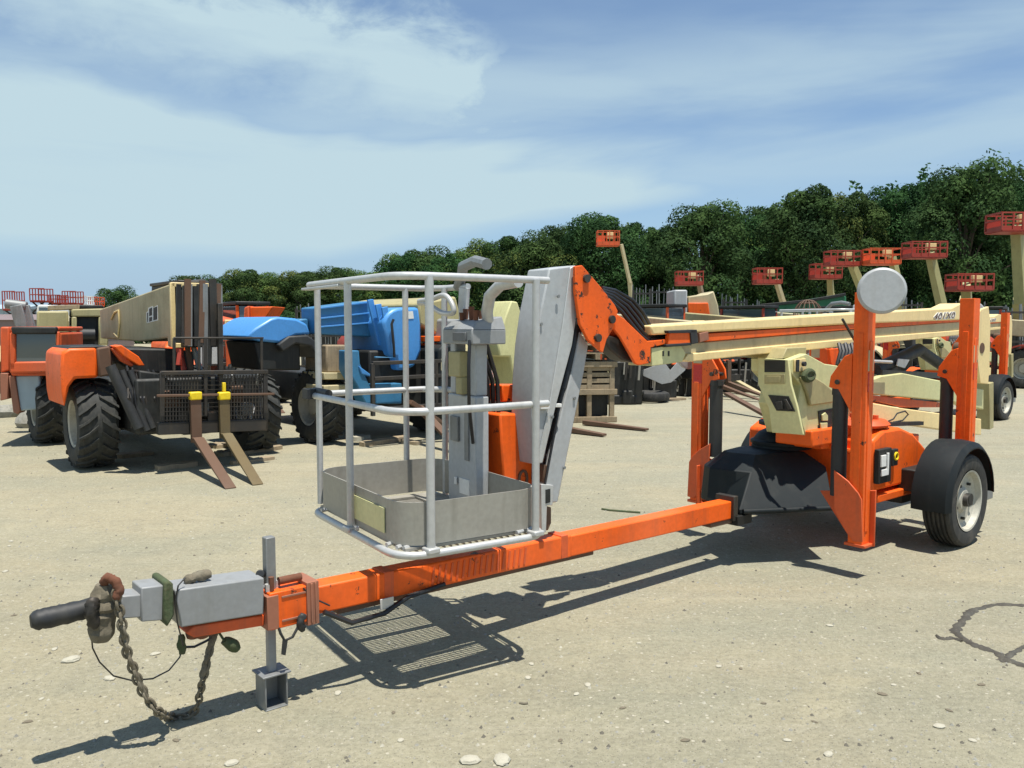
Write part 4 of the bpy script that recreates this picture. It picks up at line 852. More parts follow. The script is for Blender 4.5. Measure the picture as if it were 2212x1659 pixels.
for q in (((238, 790), (300, 925), .045), ((262, 800), (318, 930), .03), ((280, 800), (330, 925), .03), ((252, 815), (290, 915), .02)):
    m = MB(); m.cyl(fa.at(*q[0], 0, .75), fa.at(*q[1], 0, .85), q[2]*1.2, n=12); m.build('hydraulic_cylinder', M['black'], ta)
rr = random.Random(11)
for k in range(14):
    m = MB(); x0 = 262+rr.random()*75; m.tube([fa.at(x0, 790+rr.random()*20, 0, .7), fa.at(x0+rr.random()*20, 860, 0, .85), fa.at(x0+15+rr.random()*25, 925, 0, .8)], .012, 6); m.build('hydraulic_hose', M['hose' if k % 3 else 'steel'], ta)
m = MB(); fp(m, fa, [(300, 800), (345, 806), (345, 936), (305, 930)], .80, .5); m.build('boom_nose', M['deep'], ta, bevel=.02)
for k in range(12):
    m = MB(); x0 = 386+k*8+rr.random()*4; m.bar(fa.at(x0, 598+rr.random()*25, 0, .84+.1*rr.random()), fa.at(x0+rr.random()*8-4, 735+rr.random()*60, 0, .9), .03+.05*rr.random(), .03); m.build('boom_rod', M[['deep', 'steel', 'brown', 'grey_d'][k % 4]], ta)
for k in range(16):
    m = MB(); x0 = 352+rr.random()*215; y0 = 815+rr.random()*70; a = fa.at(x0, y0, 0, .7+.2*rr.random()); m.box(a.x, a.x+.1, a.y-.03-.07*rr.random(), a.y+.03+.07*rr.random(), a.z-.05-.1*rr.random(), a.z+.05); m.build('axle_fitting', M[['steel', 'deep', 'brown', 'grey_d'][k % 4]], ta, bevel=.01)
for k in range(10):
    m = MB(); x0 = 490+rr.random()*80; m.tube([fa.at(x0, 805+rr.random()*10, 0, .9), fa.at(x0+rr.random()*20-10, 850, 0, .8), fa.at(x0+rr.random()*30-15, 905, 0, .9)], .006+.006*rr.random(), 6); m.build('hydraulic_hose', M['alu' if k % 3 == 0 else 'hose'], ta)
# carriage and load guard
CX_ = 1.02
def cb(mb, x0, y0, x1, y1, wpx, th=.05, x=CX_):
    mb.bar(fa.at(x0, y0, 0, x), fa.at(x1, y1, 0, x), th, wpx/1800*9.0)
m = MB()
cb(m, 340, 926, 573, 917, 26, .08); cb(m, 347, 806, 578, 803, 9); cb(m, 375, 730, 569, 730, 4, .03); 
for px in (376, 430, 565): cb(m, px, 730, px, 803, 4, .03)
for px in (350, 573): cb(m, px, 803, px, 930, 7, .05)
cb(m, 474, 655, 478, 917, 12, .05, CX_-.03); cb(m, 444, 730, 444, 900, 6, .04); cb(m, 448, 902, 470, 902, 22, .05)
m.prism([fa.at(*p, 0, CX_-.02) for p in ((352, 812), (400, 845), (408, 853), (372, 853))], (-.02, 0, 0))
car = m.build('fork_carriage', M['steel'], ta, bevel=.006)
m = MB(); cb(m, 339, 855, 592, 851, 5, .04, CX_+.09); m.build('carriage_bar', M['brown'], car, bevel=.004)
m = MB()
for k in range(34):
    x0 = 354+k*6.6
    if not 428 < x0 < 482: cb(m, x0, 810, x0, 918, 1.6, .012)
for k in range(11): cb(m, 352, 814+k*9.4, 572, 812+k*9.4, 1.4, .012)
m.build('mesh_guard', M['steel'], car)
m = MB(); fp(m, fa, [(350, 735), (575, 735), (573, 915), (352, 920)], .62, .35) if False else m.box(.0, .85, -.66, .72, .42, 1.02); m.build('front_axle_housing', M['deep'], ta, bevel=.03)
for (x0, x1, xt0, xt1, yt, yh, m_) in ((414, 435, 485, 512, 1056, 945, 'brown'), (475, 497, 545, 570, 1048, 936, 'fork_olive')):
    m = MB(); a0 = fa.at(x0, yh, 0, CX_+.1); a1 = fa.at(x1, yh, 0, CX_+.1); tp = ground((xt0+xt1)/2, yt, .0); tl = fa.I @ tp; yc = (a0.y+a1.y)/2; zz = a0.z
    yt_ = tl.y; hw = .055
    m.box(CX_+.07, CX_+.12, yc-hw, yc+hw, zz-.02, fa.at(x0, 862, 0, CX_+.1).z)
    v = []
    for xx, y_, z0, z1 in ((CX_+.07, yc, zz-.06, zz), (CX_+.18, yc, zz-.05, zz+.0), (tl.x, yt_, 0.0, .012)):
        v += [(xx, y_-hw, z0), (xx, y_+hw, z0), (xx, y_+hw, z1), (xx, y_-hw, z1)]
    m.add(v, [(0, 1, 2, 3), (8, 11, 10, 9)]+[(b+i, b+4+i, b+4+(i+1) % 4, b+(i+1) % 4) for b in (0, 4) for i in range(4)])
    fk = m.build('fork', M[m_], ta, bevel=.004)
    m = MB(); zt = fa.at(x0, 862, 0, CX_+.1).z; m.box(CX_+.055, CX_+.135, yc-hw-.008, yc+hw+.008, zt-.01, zt+.075); m.build('fork_cap', M['yellow'], fk, bevel=.012)
m = MB(); q = fa.at(484, 846, 0, CX_+.1); m.bar(q, q+Vector((0, 0, .10)), .035, .035); m.build('yellow_peg', M['yellow'], ta, bevel=.005)

# ---- B: small orange cab machine at the left edge
fb = Frame(-7.0, 11.0, R(-75)); tb = thing('site_dumper', 'orange machine with a square window and black roof bar at the left edge', 'machine', (-7.0, 11.0, 0), R(-75))
m = MB()
for q in ([(20, 718), (34, 718), (34, 800), (20, 800)], [(120, 716), (128, 716), (128, 800), (120, 800)], [(20, 782), (128, 780), (128, 804), (20, 806)]): fp(m, fb, q, .5, .06)
for q in ([(0, 706), (20, 706), (22, 800), (0, 806)],): fp(m, fb, q, .35, 1.3)
fp(m, fb, [(20, 706), (128, 706), (128, 716), (20, 718)], .46, 1.3); fp(m, fb, [(124, 716), (132, 720), (134, 804), (124, 804)], .42, 1.2); fp(m, fb, [(22, 800), (128, 798), (126, 812), (24, 812)], .40, 1.1)
cabB = m.build('cab', M['orange_old'], tb, bevel=.02)
m = MB(); fp(m, fb, [(22, 706), (122, 706), (122, 722), (26, 722)], .54, .10); m.build('roof_bar', M['deep'], cabB, bevel=.02)
m = MB(); fp(m, fb, [(34, 722), (120, 720), (120, 782), (34, 784)], .47, .01); m.build('window', M['glass'], cabB)
m = MB(); fp(m, fb, [(32, 812), (86, 810), (88, 884), (42, 888)], .35, .6); m.build('tank', M['shed'], tb, bevel=.02)
m = MB(); fp(m, fb, [(18, 812), (32, 812), (44, 888), (38, 895), (28, 890)], .38, .3); fp(m, fb, [(0, 806), (17, 806), (17, 862), (0, 866)], .38, .5); m.build('side_panel', M['pinkbrown'], tb, bevel=.01)
for wy in (-.7, .9): lug_wheel(tb, (-.6, wy, .45), .45, .35)
m = MB(); m.cyl(fb.at(12, 656, 0, -1), fb.at(58, 662, 0, -1), .07, n=12); m.bar(fb.at(38, 660, 0, -1), fb.at(52, 712, 0, -1), .2, .16); m.bar(fb.at(56, 660, 0, -1), fb.at(70, 712, 0, -1), .09, .09); m.build('lifting_arm', M['grey_d'], tb, bevel=.01)

# ---- cream machine between B and A
fm = Frame(-7.2, 14.5, R(-60)); tm = thing('boom_lift', 'dull cream boom lift base with a black opening, behind the orange telehandler', 'boom lift', (-7.2, 14.5, 0), R(-60))
m = MB(); fp(m, fm, [(80, 672), (148, 672), (148, 742), (80, 742)], .4, 1.0); m.build('counterweight', M['olive'], tm, bevel=.03)
m = MB()
for q in ([(155, 668), (234, 666), (234, 684), (155, 684)], [(155, 684), (166, 684), (166, 745), (155, 745)], [(213, 684), (234, 684), (234, 745), (213, 745)]): fp(m, fm, q, .5, 1.1)
m.build('turret', M['olive'], tm, bevel=.02)
m = MB(); fp(m, fm, [(166, 684), (213, 684), (213, 745), (166, 745)], .40, .6); m.build('engine_bay', M['deep'], tm)
m = MB(); m.cyl(fm.at(172, 722, 0, .5), fm.at(205, 722, 0, .5), .09, n=14); m.build('exhaust', M['black'], tm)
m = MB(); fp(m, fm, [(104, 660), (172, 658), (172, 668), (104, 670)], .2, .5); m.build('cover_plate', M['wood'], tm, bevel=.01)
m = MB(); m.box(-1.6, .3, -1.0, 1.0, .45, .95); m.build('chassis', M['deep'], tm, bevel=.02)
for q in ((0, -.9), (0, .9), (-1.5, -.9), (-1.5, .9)): lug_wheel(tm, (q[0], q[1], .45), .45, .35)

# ---- C: blue telehandler seen through the basket
fc, tc2 = telehandler(-1.92, 11.9, -49, 'light blue telehandler with a rounded boom head seen through the silver basket', body='blue', boom=None, cab=False, fork=False, hood=False)
m = MB(); fp(m, fc, [(530, 728), (552, 708), (585, 688), (600, 684), (640, 688), (664, 700), (672, 722), (640, 724), (615, 735), (604, 741), (560, 737)], .30, 1.2); h = m.build('engine_cover', M['blue'], tc2, bevel=.03)
m = MB(); fp(m, fc, [(600, 745), (625, 726), (665, 724), (690, 742), (700, 768), (690, 775), (672, 748), (640, 742), (612, 760)], .34, .7); m.build('mudguard', M['black'], tc2, bevel=.02)
m = MB(); fp(m, fc, [(548, 738), (648, 736), (650, 800), (562, 800)], .24, .9); m.build('side_panel', M['deep'], tc2, bevel=.02)
m = MB(); fp(m, fc, [(645, 690), (665, 688), (668, 712), (646, 712)], .1, .3); m.build('valve_box', M['blue_d'], h, bevel=.02)
m = MB(); fp(m, fc, [(688, 664), (795, 650), (806, 700), (806, 728), (690, 722)], .35, .5); bb = m.build('boom', M['blue_d'], tc2, bevel=.02)
for q in ((690, 688, 798, 676), (692, 706, 802, 697), (690, 666, 795, 653)):
    m = MB(); m.bar(fc.at(q[0], q[1], 0, .37), fc.at(q[2], q[3], 0, .37), .03, .02); m.build('boom_rib', M['blue'], bb, bevel=.003)
for k, q in enumerate(((795, 648, 818, 745), (812, 658, 826, 730), (826, 664, 836, 735))):
    m = MB(); fp(m, fc, [(q[0], q[1]), (q[0]+12, q[1]-2), (q[2]+8, q[3]), (q[2], q[3]+2)], .55+k*.08, .04); m.build('head_rib', M['blue'], bb, bevel=.006)
m = MB(); cv = [(828, 700)]+[(868+40*math.cos(R(a))*(1 if a < 90 else 1), 704-40*math.sin(R(a))) for a in (165, 150, 135, 120, 105, 92)]+[(905, 664), (910, 700), (911, 756), (897, 792), (872, 800), (858, 800), (855, 772), (842, 768), (836, 730)]
fp(m, fc, cv, .75, 1.0); hdb = m.build('boom_head', M['blue'], tc2, bevel=.04)
m = MB(); fp(m, fc, [(876, 673), (892, 672), (894, 688), (877, 689)], .757, .005); m.build('decal', M['white'], hdb)
m = MB(); m.tube([fc.at(x, y, 0, .80) for x, y in ((852, 772), (850, 740), (846, 700), (850, 690))], .02, 6); m.build('hydraulic_hose', M['hose'], hdb)
m = MB(); fp(m, fc, [(752, 757), (776, 757), (778, 785), (800, 835), (806, 872), (790, 872), (770, 830), (752, 800)], .8, .25); m.build('stabiliser', M['blue_d'], tc2, bevel=.015)
m = MB(); fp(m, fc, [(775, 790), (800, 808), (803, 814), (782, 808)], .82, .15); m.build('stabiliser', M['blue'], tc2, bevel=.01)
m = MB(); fp(m, fc, [(705, 745), (750, 745), (750, 805), (705, 805)], .45, .6); m.build('tool_box', M['wood'], tc2, bevel=.02)
m = MB(); fp(m, fc, [(700, 805), (750, 805), (750, 820), (700, 820)], .5, .6); fp(m, fc, [(700, 833), (752, 831), (752, 845), (700, 846)], .55, .5); m.build('step', M['cream_dull'], tc2, bevel=.01)
m = MB(); m.box(-.1, .6, -.5, .9, .45, 1.25); m.build('front_axle_housing', M['deep'], tc2, bevel=.03)
m = MB(); fp(m, fc, [(812, 830), (868, 828), (868, 872), (812, 872)], .85, .2); fp(m, fc, [(812, 770), (852, 772), (852, 772), (812, 774)], .95, .05); m.build('mounting_plate', M['blue_d'], tc2, bevel=.01)
m = MB()
for z_ in (.5, .9, 1.1): m.bar((1.0, -.7, z_), (1.0, .75, z_), .05, .05)
for y_ in (-.7, -.2, .3, .75): m.bar((1.0, y_, .42), (1.0, y_, 1.1), .05, .05)
m.build('fork_carriage', M['steel'], tc2, bevel=.006)
for a, b_ in (((905, 880), (1003, 984)), ((885, 868), (1008, 950))):
    p = fc.at(*a, 0, 1.05); q = fc.I @ ground(*b_); m = MB(); m.bar(p, q+Vector((0, 0, .02)), .11, .06, .10, .02); m.build('fork', M['brown'], tc2, bevel=.004)

# ---- D: olive telehandler right of the blue one
fd, td = telehandler(.45, 14.0, -48, 'olive cream telehandler with a dark square tank, behind the basket mast', body='olive', boom=None, cab=False, fork=False, hood=True)
m = MB(); fp(m, fd, [(905, 655), (985, 640), (1000, 700), (985, 745), (960, 740), (935, 715), (905, 700)], .6, 2.4); bd = m.build('boom', M['olive'], td, bevel=.03)
m = MB(); fp(m, fd, [(1075, 740), (1090, 690), (1105, 650), (1118, 652), (1130, 690), (1136, 765), (1122, 775), (1128, 850), (1115, 850), (1102, 770), (1080, 770)], .8, .5); m.build('boom_head', M['lime'], td, bevel=.02)
m = MB(); fp(m, fd, [(958, 688), (1000, 690), (1000, 745), (955, 745)], .75, .5); m.build('boom_mount', M['grey_m'], td, bevel=.04)
m = MB(); fp(m, fd, [(948, 755), (960, 745), (992, 745), (1001, 755), (1001, 880), (948, 880)], 1.0, .6); tk = m.build('tank', M['cover'], td, bevel=.03)
m = MB(); fp(m, fd, [(953, 775), (962, 775), (962, 800), (953, 800)], 1.006, .005); m.build('tank_label', M['cream_dull'], tk)
m = MB(); fp(m, fd, [(922, 726), (962, 726), (962, 738), (922, 738)], .7, .3); fp(m, fd, [(924, 742), (945, 742), (943, 780), (926, 775)], .65, .3); m.build('rear_panel', M['orange'], td, bevel=.01)
m = MB(); m.box(.2, .8, -.8, .8, .42, 1.0); m.build('front_axle_housing', M['deep'], td, bevel=.03)
for a, b_ in (((1262, 912), (1398, 932)), ((1232, 928), (1306, 944))):
    p = fd.I @ ground(*a, .05); q = fd.I @ ground(*b_); m = MB(); m.bar(p, q+Vector((0, 0, .03)), .11, .07, .10, .03); m.build('fork', M['brown'], td, bevel=.004)

# ---- further telehandlers of the row
specs = [(3.9, 18.8, -48, 'orange telehandler behind the raised jib, forks reaching to the right', 'orange_old', 'cream_dull'),
         (6.6, 20.2, -46, 'dark orange telehandler behind the orange knuckle and cream boom', 'orange_far', 'olive'),
         (9.2, 20.5, -50, 'cream telehandler seen between the two front outriggers', 'cream_dull', 'cream_dull'),
         (-5.6, 16.6, -55, 'orange telehandler behind the fork guard of the first one', 'orange', 'orange_old'),
         (-2.2, 18.5, -60, 'rust orange telehandler behind the blue one', 'orange_far', 'olive'),
         (13.4, 21.5, -40, 'orange telehandler at the right edge of the yard', 'orange_far', 'cream_dull'),
         (-11.0, 20.0, -65, 'cream telehandler far left under the red platforms', 'olive', 'cream_dull')]
specs += [(.2, 22.5, -52, 'cream telehandler in the second row behind the jib', 'cream_dull', 'cream_dull'), (4.4, 24.0, -44, 'orange telehandler in the second row behind the coiled hoses', 'orange_old', 'orange_old'), (7.4, 26.5, -50, 'olive telehandler in the second row left of the green skip', 'olive', 'olive'),
          (14.0, 28.0, -46, 'orange telehandler in the second row right of the green skip', 'orange_far', 'olive'), (-8.6, 24.0, -58, 'olive telehandler in the second row behind the big cream boom', 'olive', 'orange_far'), (-14.5, 27.0, -62, 'orange telehandler in the far left back row', 'orange_far', 'cream_dull'), (18.5, 29.5, -48, 'cream telehandler in the far right back row', 'cream_dull', 'cream_dull'), (10.8, 31.0, -40, 'dull telehandler in the back row below the overlapping red baskets', 'steel', 'olive')]
for x, y, ya, lb, bo, bm_ in specs: telehandler(x, y, ya, lb, bo, bm_)

# ---- orange bucket and white board over the fork guard
bk = thing('loader_bucket', 'orange bucket raised behind the fork guard, beside the blue hood', 'bucket', depth(560, 800, 15))
def at_y(mb, pts, Y, back, o): mb.prism([depth(px, py, Y)-o.location for px, py in pts], (0, back, 0))
m = MB(); at_y(m, [(533, 663), (590, 662), (572, 690), (556, 712), (533, 712)], 14.6, .8, bk); m.build('bucket_shell', M['orange'], bk, bevel=.02)
m = MB(); at_y(m, [(527, 665), (537, 660), (540, 740), (530, 780), (524, 740)], 14.5, .3, bk); m.build('bucket_arm', M['orange_old'], bk, bevel=.02)
m = MB(); at_y(m, [(486, 730), (500, 730), (498, 800), (488, 800)], 14.4, .5, bk); at_y(m, [(503, 732), (522, 730), (526, 792), (504, 792)], 14.4, .5, bk); at_y(m, [(530, 740), (565, 736), (565, 785), (535, 792)], 14.45, .5, bk); m.build('side_plate', M['orange_old'], bk, bevel=.015)
wb_ = thing('board', 'white board leaning behind the fork guard', 'board', depth(450, 900, 12.6)); m = MB(); at_y(m, [(433, 744), (469, 744), (469, 786), (433, 786)], 12.6, .03, wb_); m.build('panel', M['white'], wb_); m = MB(); at_y(m, [(448, 786), (453, 786), (453, 880), (448, 880)], 12.62, .04, wb_); m.build('post', M['wood'], wb_)

# ---------------------------------------------------------------- lifts with raised baskets, far right
M['pole_olive'] = paint('olive_cream_boom', (.38, .36, .16), .5, dirt=.4, dcol=(.2, .19, .08))
def basket_lift(c, w_px, ytop, ybot, pole, Y, label, arm='cream', col='orange_far', pw=.22):
    x = c; b0 = depth(x, ybot, Y); b1 = depth(x, ytop, Y); wd_ = w_px*Y/1800*.92; h_ = b1.z-b0.z; p0 = depth(*pole[0], Y+.5); p1 = depth(*pole[1], Y+.9)
    base = Vector((p1.x+.4, Y+1.5, 0)); t = thing('boom_lift', label, 'boom lift', base, 0, 'far lifts with raised baskets')
    m = MB(); o = b0-base; dp = .95
    for z_ in (0, .6*h_, h_):
        for yy in (-dp/2, dp/2): m.bar(o+Vector((-wd_/2, yy, z_)), o+Vector((wd_/2, yy, z_)), .045, .045)
        for xx in (-wd_/2, wd_/2): m.bar(o+Vector((xx, -dp/2, z_)), o+Vector((xx, dp/2, z_)), .06, .06)
    n = 4; rb = random.Random(int(c))
    for k in range(n+1):
        for yy in (-dp/2, dp/2): xx = -wd_/2+wd_*(k+(rb.random()-.5)*.4*(0 < k < n))/n; m.bar(o+Vector((xx, yy, 0)), o+Vector((xx, yy, h_)), .05, .05)
    m.box(o.x-wd_/2, o.x+wd_/2, o.y-dp/2, o.y+dp/2, o.z-.06, o.z+.24*h_); m.box(o.x-wd_*.5, o.x-wd_*.1, o.y+dp/2-.06, o.y+dp/2-.02, o.z, o.z+h_*.75)
    bk_ = m.build('basket', M[col], t)
    m = MB(); m.box(o.x-.05*wd_, o.x+.22*wd_, o.y-dp/2+.08, o.y-dp/2+.25, o.z+.45*h_, o.z+.9*h_); m.build('control_box', M['cream'], bk_, bevel=.01)
    m = MB(); q0 = p0-base; q1 = p1-base; m.bar(q0+Vector((0, 0, .2)), q1, pw*.9, pw, pw*1.0, pw*1.1); bm_ = m.build('boom', M[arm], t, bevel=.01)
    m = MB(); low = Vector((0, 0, 1.5)); 
    if q1.z > 1.6: m.bar(q1+Vector((0, .1, .1)), low+Vector((0, .1, -.1)), pw*1.2, pw*1.4, pw*1.3, pw*1.5); m.build('lower_boom', M[arm], t, bevel=.01)
    m = MB(); m.box(-.9, .9, -.7, .9, .95, 1.5); m.build('turret', M[col], t, bevel=.04)
    m = MB(); m.box(-1.3, 1.3, -.9, 1.2, .4, .95); m.build('chassis', M['deep'], t, bevel=.03)
    for sx in (-1.1, 1.1):
        for sy in (-.9, 1.2): m = MB(); m.cyl((sx, sy-.15, .42), (sx, sy+.15, .42), .42, n=20); wl = m.build('wheel', M['rubber'], t); m = MB(); m.cyl((sx, sy-.16, .42), (sx, sy+.16, .42), .2, n=14); m.build('rim', M['rim'], wl)
    return t
for a in ((1313, 50, 500, 530, ((1342, 534), (1361, 612)), 58, 'rusty orange basket on the thin boom, highest and leftmost above the tree foot', 'cream_dull', 'orange_old', .2),
          (1488, 58, 587, 615, ((1507, 602), (1516, 640)), 50, 'red basket lift above the grey white panels', 'wood', 'orange_far', .25),
          (1657, 58, 580, 612, ((1676, 612), (1692, 655)), 48, 'red basket lift above the left end of the green skip', 'cream_dull', 'orange_far', .25),
          (1783, 62, 571, 601, ((1792, 601), (1795, 640)), 47, 'lower of the two overlapping red basket lifts', 'pole_olive', 'orange_far', .32),
          (1819, 70, 543, 573, ((1838, 575), (1866, 634)), 43, 'bright red basket lift, upper of the two overlapping ones, on a leaning cream boom', 'pole_olive', 'orange_far', .34),
          (1904, 70, 538, 570, ((1926, 562), (1948, 650)), 42, 'dull brown red basket lift just above the round grey pad', 'pole_olive', 'orange_old', .32),
          (1996, 80, 524, 556, ((2008, 556), (2036, 668)), 36, 'red basket lift on a thick cream boom, right of the round grey pad', 'pole_olive', 'orange_far', .32),
          (2093, 82, 593, 626, ((2086, 626), (2088, 650)), 33, 'low red basket lift behind the rear outrigger', 'pole_olive', 'orange_far', .36),
          (2190, 95, 463, 500, ((2196, 500), (2206, 655)), 28, 'tall red basket lift cut off by the right edge', 'pole_olive', 'orange_far', .34)):
    basket_lift(*a)

# far left: scissor lifts with red guard rails
for i, (x, y0, y1, w_, lb) in enumerate(((30, 630, 668, 24, 'leftmost red railed scissor lift against the sky'), (90, 624, 650, 28, 'tallest red railed scissor lift, above the pale van roof'), (127, 638, 655, 22, 'low red scissor lift right of the tallest one'), (158, 630, 655, 26, 'middle red railed scissor lift left of the grey platforms'), (184, 640, 658, 18, 'whitish railed scissor lift behind the cream machine'), (206, 642, 660, 22, 'rust brown railed scissor lift next to the small round tree'))):
    Y = 62+i*2; c0 = depth(x, y1, Y); c1 = depth(x, y0, Y); wd_ = w_*Y/1800*1.1; t = thing('scissor_lift', lb, 'scissor lift', (c0.x, Y, 0), 0, 'scissor lifts on the far left'); m = MB(); z0, z1 = c0.z, c1.z
    for zz in (z0, (z0+z1)/2, z1):
        for yy in (-.6, .6): m.bar((-wd_/2, yy, zz), (wd_/2, yy, zz), .07, .07)
    for k in range(6):
        for yy in (-.6, .6): m.bar((-wd_/2+wd_*k/5, yy, z0), (-wd_/2+wd_*k/5, yy, z1), .06, .06)
    m.box(-wd_/2, wd_/2, -.6, .6, z0-.12, z0); m.build('platform', M['white' if i == 4 else 'orange_old' if i == 5 else 'orange_far'], t)
    m = MB(); nst = 3; hh = (z0-.9)/nst
    for k in range(nst):
        for yy in (-.5, .5):
            m.bar((-wd_*.42, yy, .8+hh*k), (wd_*.42, yy, .8+hh*(k+1)), .08, .1); m.bar((wd_*.42, yy+.1, .8+hh*k), (-wd_*.42, yy+.1, .8+hh*(k+1)), .08, .1)
    for k in range(nst+1): m.bar((-wd_*.42, -.55, .8+hh*k), (-wd_*.42, .65, .8+hh*k), .05, .05); m.bar((wd_*.42, -.55, .8+hh*k), (wd_*.42, .65, .8+hh*k), .05, .05)
    m.build('scissor_arms', M['steel'], t); m = MB(); m.box(-wd_/2, wd_/2, -.6, .6, .25, .8); m.build('chassis', M['orange_far'], t, bevel=.03)
# pale van, sheds
v = thing('van', 'pale van with a rounded roof below the tallest red platform', 'van', depth(98, 700, 48)); v.location.z = 0; o = v.location
m = MB(); m.prism([depth(x, y, 48)-o for x, y in ((78, 672), (80, 661), (86, 658), (104, 659), (114, 668), (116, 695), (78, 695))], (0, 1.8, 0)); m.build('body', M['white'], v, bevel=.05); m = MB(); m.prism([depth(x, y, 47.97)-o for x, y in ((84, 664), (101, 664), (108, 671), (84, 671))], (0, .02, 0)); m.build('window', M['glass'], v)
for sx in (-.3, .3):
    m = MB(); m.cyl((sx, -.05, .3), (sx, .15, .3), .3, n=14); m.build('wheel', M['rubber'], v)
for lb, x0, x1, y0, Y, mt in (('low pale blue shed at the far left edge', -60, 40, 663, 66, 'shed'), ('low mauve shed behind the orange cab', -80, 200, 686, 56, 'shed_brown')):
    a, b_ = depth(x0, y0, Y), depth(x1, y0, Y); t = thing('shed', lb, 'shed', ((a.x+b_.x)/2, Y, 0)); hw = (b_.x-a.x)/2
    m = MB(); m.box(-hw, hw, 0, 6, 0, a.z-.15); m.build('wall', M[mt], t); m = MB(); m.prism([(-hw-.2, -.3, a.z-.15), (-hw-.2, 6.3, a.z-.15), (-hw-.2, 3, a.z+.25)], (2*hw+.4, 0, 0)); m.build('roof', M[mt], t)

# skips, panels, racks in the middle distance
sk = thing('skip', 'dark green skip behind the cream boom', 'skip', depth(1735, 700, 26)); sk.location.z = 0
m = MB(); m.prism([depth(x, y, 26)-sk.location for x, y in ((1643, 662), (1745, 651), (1822, 638), (1828, 640), (1834, 720), (1650, 720))], (0, 2.2, 0)); m.build('shell', M['green'], sk, bevel=.03)
m = MB()
for q in ((1642, 660, 1745, 650), (1745, 650, 1826, 636)): m.bar(depth(q[0], q[1], 25.95)-sk.location, depth(q[2], q[3], 25.95)-sk.location, .10, .09)
m.build('rim', M['deep'], sk, bevel=.01)
m = MB()
for x in (1660, 1700, 1740, 1780, 1815): a = depth(x, 665, 25.97)-sk.location; m.bar(a, a+Vector((0, 0, -.9)), .08, .05)
m.build('stiffeners', M['green'], sk)
cm = thing('boom_lift', 'grey and cream machine body with an orange panel, above the near end of the boom', 'machine', depth(1500, 700, 23)); cm.location.z = 0
def ay(mb, pts, Y, back, o): mb.prism([depth(px, py, Y)-o.location for px, py in pts], (0, back, 0))
m = MB(); ay(m, [(1457, 626), (1485, 626), (1485, 740), (1457, 740)], 23, 1.2, cm); m.build('engine_housing', M['grey'], cm, bevel=.04)
m = MB(); ay(m, [(1487, 640), (1528, 634), (1542, 628), (1552, 660), (1562, 740), (1487, 740)], 23.1, 1.5, cm); m.build('counterweight', M['cream_dull'], cm, bevel=.04)
m = MB(); ay(m, [(1487, 654), (1530, 654), (1537, 702), (1488, 702)], 23.0, .09, cm); m.build('access_panel', M['orange'], cm, bevel=.02)
m = MB(); m.box(-1.0, 1.0, 0, 1.8, .3, .9); m.build('chassis', M['deep'], cm, bevel=.03)
for sx in (-.9, .9):
    m = MB(); m.cyl((sx, -.1, .45), (sx, .3, .45), .45, n=20); m.build('wheel', M['rubber'], cm)
for i, (x0, x1, y0, Y, lb) in enumerate(((1368, 1405, 612, 30, 'dark rack of upright frames just right of the black hoses'), (1405, 1456, 609, 31, 'dark rack of upright frames left of the grey panel'), (1562, 1612, 634, 30, 'dark rack right of the orange panel'), (1612, 1645, 645, 31, 'small dark rack beside the green skip'), (1898, 1990, 640, 29, 'dark rack behind the round grey pad'), (2050, 2130, 650, 29, 'dark rack behind the rear outrigger'), (1300, 1368, 640, 32, 'dark rack behind the coiled hoses'), (1240, 1310, 655, 34, 'dark rack hidden behind the jib'), (1480, 1570, 660, 34, 'dark rack behind the orange panel'), (1660, 1860, 668, 33, 'long low dark rack behind the green skip'), (640, 830, 655, 30, 'long dark rack behind the blue boom'), (480, 560, 650, 33, 'dark rack behind the orange bucket'), (1130, 1200, 668, 33, 'dark rack behind the basket controls'), (1325, 1400, 705, 21, 'low dark stack below the orange knuckle'), (1400, 1495, 712, 22, 'low dark stack below the cream boom end'), (1560, 1640, 752, 21, 'low dark stack just right of the far outrigger'), (880, 960, 700, 22, 'dark stack between the blue boom head and the basket mast'), (2165, 2260, 655, 24, 'dark rack at the right edge'))):
    a, b_ = depth(x0, y0, Y), depth(x1, y0, Y); t = thing('frame_rack', lb, 'rack', ((a.x+b_.x)/2, Y, 0), 0, 'racks of upright frames'); hw = (b_.x-a.x)/2; rr = random.Random(i); m = MB()
    n = int(hw*2/.12)
    for k in range(n+1):
        xx = -hw+2*hw*k/n; hh = a.z*(.9+.1*rr.random()); m.bar((xx, rr.random()*.4, .1), (xx+(rr.random()-.5)*.05, rr.random()*.4, hh), .035, .03)
    m.build('upright_frames', M['grey_d'], t); m = MB(); m.box(-hw, hw, .5, 1.5, 0, a.z*.72); m.build('stacked_load', M['deep'], t, bevel=.05)
    m = MB()
    for zz in (.1, a.z*.5, a.z*.88): m.bar((-hw, -.05, zz), (hw, -.05, zz), .06, .06)
    for xx in (-hw, hw): m.bar((xx, -.05, .0), (xx, -.05, a.z*.92), .07, .07)
    m.build('crossbars', M['steel'], t)
